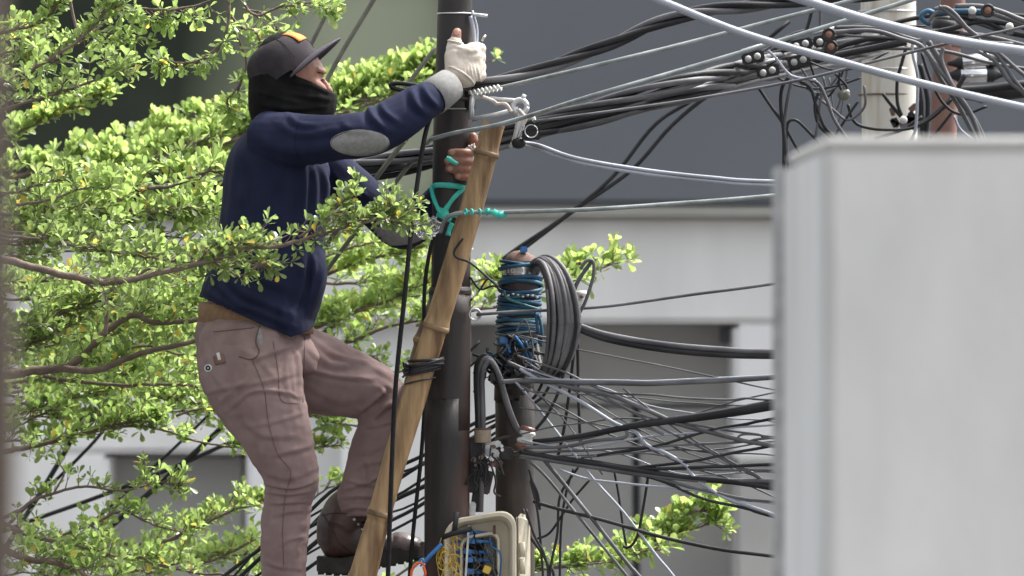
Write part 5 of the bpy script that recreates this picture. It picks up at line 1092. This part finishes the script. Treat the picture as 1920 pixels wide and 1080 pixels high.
branch([(600, 225), (680, 200), (740, 180), (790, 150)], 3, 1.5, 17.2, 16, (.02, .05), 'g', .6, .036, .4, .3)
# foreground limb that crosses the shirt
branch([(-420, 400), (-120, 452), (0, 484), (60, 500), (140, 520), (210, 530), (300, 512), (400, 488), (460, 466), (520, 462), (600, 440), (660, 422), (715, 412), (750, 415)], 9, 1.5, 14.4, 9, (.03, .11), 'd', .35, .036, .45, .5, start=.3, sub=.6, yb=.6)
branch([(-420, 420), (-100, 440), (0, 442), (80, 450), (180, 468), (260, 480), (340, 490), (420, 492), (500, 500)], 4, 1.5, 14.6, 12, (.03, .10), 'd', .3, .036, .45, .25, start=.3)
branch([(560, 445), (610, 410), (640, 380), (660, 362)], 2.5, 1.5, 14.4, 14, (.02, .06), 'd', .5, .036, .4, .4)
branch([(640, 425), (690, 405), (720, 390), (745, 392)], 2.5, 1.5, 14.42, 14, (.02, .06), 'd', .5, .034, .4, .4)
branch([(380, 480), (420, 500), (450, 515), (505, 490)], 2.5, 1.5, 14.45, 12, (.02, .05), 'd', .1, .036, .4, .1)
branch([(150, 522), (178, 540), (195, 556), (200, 590), (197, 630)], 4.5, 4, 15.3, 2, pal='g', yb=1)
branch([(196, 552), (215, 540), (235, 522)], 3, 2.5, 15.3, 2, pal='g', yb=1)
branch([(210, 530), (250, 520), (290, 500), (330, 506)], 3, 2, 14.8, 6, pal='d')
# thick limbs lower left
branch([(-420, 760), (-100, 720), (0, 706), (60, 695), (120, 690), (165, 660), (200, 620), (250, 592), (290, 604), (370, 600), (480, 575)], 11, 4, 15.7, 5, (.03, .10), 'g', .5, .038, .5, .4, start=.3, yb=1)
branch([(120, 692), (180, 695), (230, 675), (290, 655), (365, 640), (450, 600)], 7, 4, 15.65, 5, (.03, .10), 'g', .4, .038, .5, .3, yb=1)
branch([(80, 705), (140, 715), (230, 722), (320, 720), (390, 728), (430, 735)], 4, 2, 15.8, 11, (.03, .09), 'g', .3, .038, .5, .1)
branch([(-200, 790), (-60, 762), (40, 757), (120, 748), (210, 738), (300, 745), (390, 760)], 4, 2, 16.2, 13, (.03, .10), 'g', .4, .038, .5, .2, start=.3)
branch([(-300, 880), (-80, 858), (20, 845), (90, 830), (150, 815), (220, 795), (280, 788)], 7, 2, 16.0, 11, (.03, .09), 'g', .4, .038, .5, .2, start=.35)
branch([(140, 818), (230, 800), (300, 805), (360, 825), (430, 838), (462, 835)], 3, 1.5, 16.0, 11, (.02, .07), 'g', .5, .038, .4, .3)
branch([(330, 780), (380, 765), (430, 770), (455, 790)], 2.5, 1.5, 16.1, 14, (.02, .06), 'g', .5, .038, .4, .3)
branch([(-300, 700), (-60, 640), (40, 660), (60, 620), (110, 590), (150, 575), (210, 560)], 4, 2, 15.4, 11, (.03, .09), 'g', .4, .038, .5, .3, start=.3)
# lowest tiers
branch([(-300, 900), (-60, 945), (20, 990), (90, 1012), (160, 1030), (230, 1045), (280, 1048)], 7, 2, 15.6, 9, (.03, .08), 'g', .5, .037, .5, .5, start=.3)
branch([(-300, 960), (-60, 1000), (40, 1045), (100, 1055), (160, 1078), (260, 1130)], 8, 4, 15.5, 9, (.03, .08), 'g', .5, .037, .5, .4, start=.3)
branch([(-100, 1000), (20, 965), (60, 940), (100, 925), (160, 912), (230, 920), (300, 905), (335, 915)], 4, 1.5, 15.9, 9, (.02, .06), 'g', .9, .036, .4, .6, start=.25)
branch([(240, 1048), (320, 1010), (380, 985), (440, 955), (490, 940), (520, 930)], 3.5, 1.5, 16.3, 15, (.02, .07), 'g', .9, .037, .4, .5)
branch([(230, 1040), (300, 1060), (380, 1075), (460, 1080), (520, 1090)], 3.5, 1.5, 16.0, 14, (.02, .07), 'g', .6, .037, .4, .4)
branch([(100, 1010), (180, 980), (230, 960), (290, 985), (350, 1000)], 3, 1.5, 16.1, 14, (.02, .07), 'g', .6, .037, .4, .4)
branch([(100, 925), (120, 890), (112, 870)], 2, 1.2, 15.8, 5, (.02, .04), 'g', .5, .034)
branch([(268, 845), (272, 870), (270, 900)], 1.2, 1, 15.9, 6, (.02, .03), 'g', 0, .030, drop=.4)
# between the torso and the pole, behind
branch([(380, 640), (560, 622), (620, 602), (680, 580), (740, 560), (800, 530), (860, 520)], 5, 2, 17.0, 16, (.03, .10), 'y', .5, .038, .5, .4)
branch([(480, 690), (600, 655), (660, 640), (720, 615), (790, 600), (850, 590)], 5, 2, 17.1, 13, (.03, .09), 'g', .5, .038, .5, .3)
branch([(500, 560), (600, 520), (680, 490), (760, 470), (840, 450)], 4, 2, 17.0, 16, (.03, .09), 'y', .5, .040, .5, .4)
branch([(560, 500), (640, 470), (700, 455), (760, 450)], 3, 1.5, 16.9, 12, (.03, .08), 'y', .6, .040, .5, .4)
branch([(640, 660), (700, 670), (730, 700), (770, 690)], 2.5, 1.5, 17.1, 12, (.02, .06), 'g', .3, .038, .4, .2)
branch([(500, 800), (570, 780), (620, 790), (680, 800), (700, 790)], 3, 1.5, 16.8, 17, (.02, .07), 'y', .5, .038, .5, .3)
branch([(520, 850), (590, 840), (640, 835)], 2.5, 1.5, 16.8, 14, (.02, .06), 'g', .4, .036, .4, .2)
branch([(560, 960), (600, 925), (640, 905)], 2.5, 1.5, 16.9, 10, (.02, .05), 'y', .6, .036, .4, .4)
branch([(690, 1120), (760, 1068), (800, 1040), (830, 1035)], 3, 1.5, 16.4, 14, (.02, .06), 'y', .8, .038, .4, .4)
# right of the poles
branch([(780, 610), (860, 588), (930, 574), (960, 562), (1020, 548), (1080, 525), (1120, 505), (1150, 494)], 3.5, 1.3, 16.4, 13, (.02, .08), 'y', .9, .040, .45, .6, start=.05)
branch([(840, 545), (900, 525), (960, 520)], 2.5, 1.5, 16.5, 16, (.02, .06), 'y', .8, .040, .4, .5)
branch([(1010, 545), (1060, 500), (1090, 495)], 2, 1.5, 16.5, 16, (.02, .05), 'y', .9, .040, .4, .5)
branch([(640, 1180), (860, 1105), (960, 1075), (1040, 1065), (1110, 1056), (1180, 1030), (1260, 1005), (1320, 985), (1342, 978)], 4, 1.3, 16.2, 14, (.02, .07), 'y', .8, .040, .4, .45, start=.25)
branch([(1100, 1058), (1150, 1052), (1200, 1035), (1240, 1030)], 2, 1.2, 16.1, 16, (.02, .05), 'y', .4, .040, .4, .2)
branch([(1180, 1015), (1240, 985), (1290, 965), (1330, 955)], 2, 1.2, 16.2, 18, (.02, .05), 'y', 1.1, .040, .4, .7)
# dense fill of the crown at the left, several tiers deep
FILL = [(-80, 410, 385, 470, 15, 15.4, 'g'), (-80, 410, 340, 400, 10, 15.5, 'y'), (-80, 390, 470, 580, 13, 16.3, 'g'), (-80, 370, 560, 680, 14, 16.6, 'g'), (-80, 370, 620, 760, 14, 17.1, 'y'), (-80, 400, 700, 800, 13, 16.7, 'g'), (-80, 100, 760, 850, 4, 16.5, 'g'), (300, 430, 640, 770, 5, 17.0, 'y'),
        (-80, 400, 440, 700, 16, 17.6, 'y'), (0, 480, 1000, 1090, 7, 16.6, 'g'), (200, 470, 1030, 1090, 4, 17.0, 'g'), (580, 800, 460, 640, 9, 17.6, 'y'), (-80, 120, 330, 700, 9, 15.3, 'd'), (-80, 60, 30, 200, 4, 15.6, 'd')]
for x0, x1, y0, y1, cnt, Y, pal in FILL:
    for k in range(int(round(cnt*.7))):
        x, y = random.uniform(x0-60, x1-100), random.uniform(y0, y1); L = random.uniform(140, 260); s_ = random.uniform(-.5, .15)
        x2 = min(x+L, x1+10)
        branch([(x, y-s_*20), (x+(x2-x)*.35, y+random.uniform(-12, 12)), (x+(x2-x)*.7, y+s_*(x2-x)*.3+random.uniform(-10, 10)), (x2, y+s_*(x2-x)*.5)], random.uniform(2, 4), 1.3, Y+random.uniform(-.4, .4), 13, (.03, .10), pal, .5, .038, .5, .35, start=.1)
# --- leaf geometry: obovate blades folded along the midrib
TPL = np.array([(0, 0, 0), (.32, -.10, .02), (.32, .10, .02), (.66, -.245, .045), (.66, .245, .045), (.90, -.20, .03), (.90, .20, .03), (1.0, 0, -.02), (.34, 0, -.012), (.68, 0, -.02)])
TF = [(0, 1, 8), (0, 8, 2), (1, 3, 9, 8), (8, 9, 4, 2), (3, 5, 7, 9), (9, 7, 6, 4)]
LV = list(LEAVES); dep = np.array([l[0][1] for l in LV])
pxl = np.array([((l[0][0])/(l[0][1]/15/640)+960, 540-(l[0][2]-CZ)/(l[0][1]/15/640)) for l in LV])
vis = (pxl[:, 0] > -40) & (pxl[:, 0] < 1960) & (pxl[:, 1] > -40) & (pxl[:, 1] < 1120)
big = np.array([l[3] for l in LV])/dep*(vis)
order = np.argsort(-big); single = set(order[:300].tolist())
LM = [M_['leaf'], M_['leafy'], M_['leafo'], M_['leafd']]
tm = []
for k, m_ in enumerate(LM):
    me = bpy.data.meshes.new('leaf'); me.from_pydata(TPL.tolist(), [], TF); me.materials.append(m_); tm.append(me)
base = wloc(tr)
V = []; F = []; MI = []
Vn = np.zeros((len(LV)*10, 3)); idx = 0
for i, (p, d, nr, L, mi) in enumerate(LV):
    s_ = np.cross(nr, d); s_ /= np.linalg.norm(s_)+1e-9; nr2 = np.cross(d, s_)
    if i in single:
        o = bpy.data.objects.new('leaf', tm[mi]); COL.objects.link(o); o.parent = tr
        M3 = Matrix(((d[0], s_[0], nr2[0]), (d[1], s_[1], nr2[1]), (d[2], s_[2], nr2[2])))
        o.matrix_basis = Matrix.Translation(Vector(p)-base)@M3.to_4x4()@Matrix.Scale(L, 4); continue
    Vn[idx*10:idx*10+10] = p+(TPL[:, :1]*d+TPL[:, 1:2]*s_+TPL[:, 2:3]*nr2*random.uniform(.3, 2))*L
    b0 = idx*10; F += [tuple(b0+j for j in q) for q in TF]; MI += [mi]*6; idx += 1
o = mk('foliage', Vn[:idx*10], F, None, tr, True, mats=LM, midx=MI); o['kind'] = 'stuff'
o = TW.build('twigs', M_['bark'], tr); o['kind'] = 'stuff'
print('leaves', len(LV))
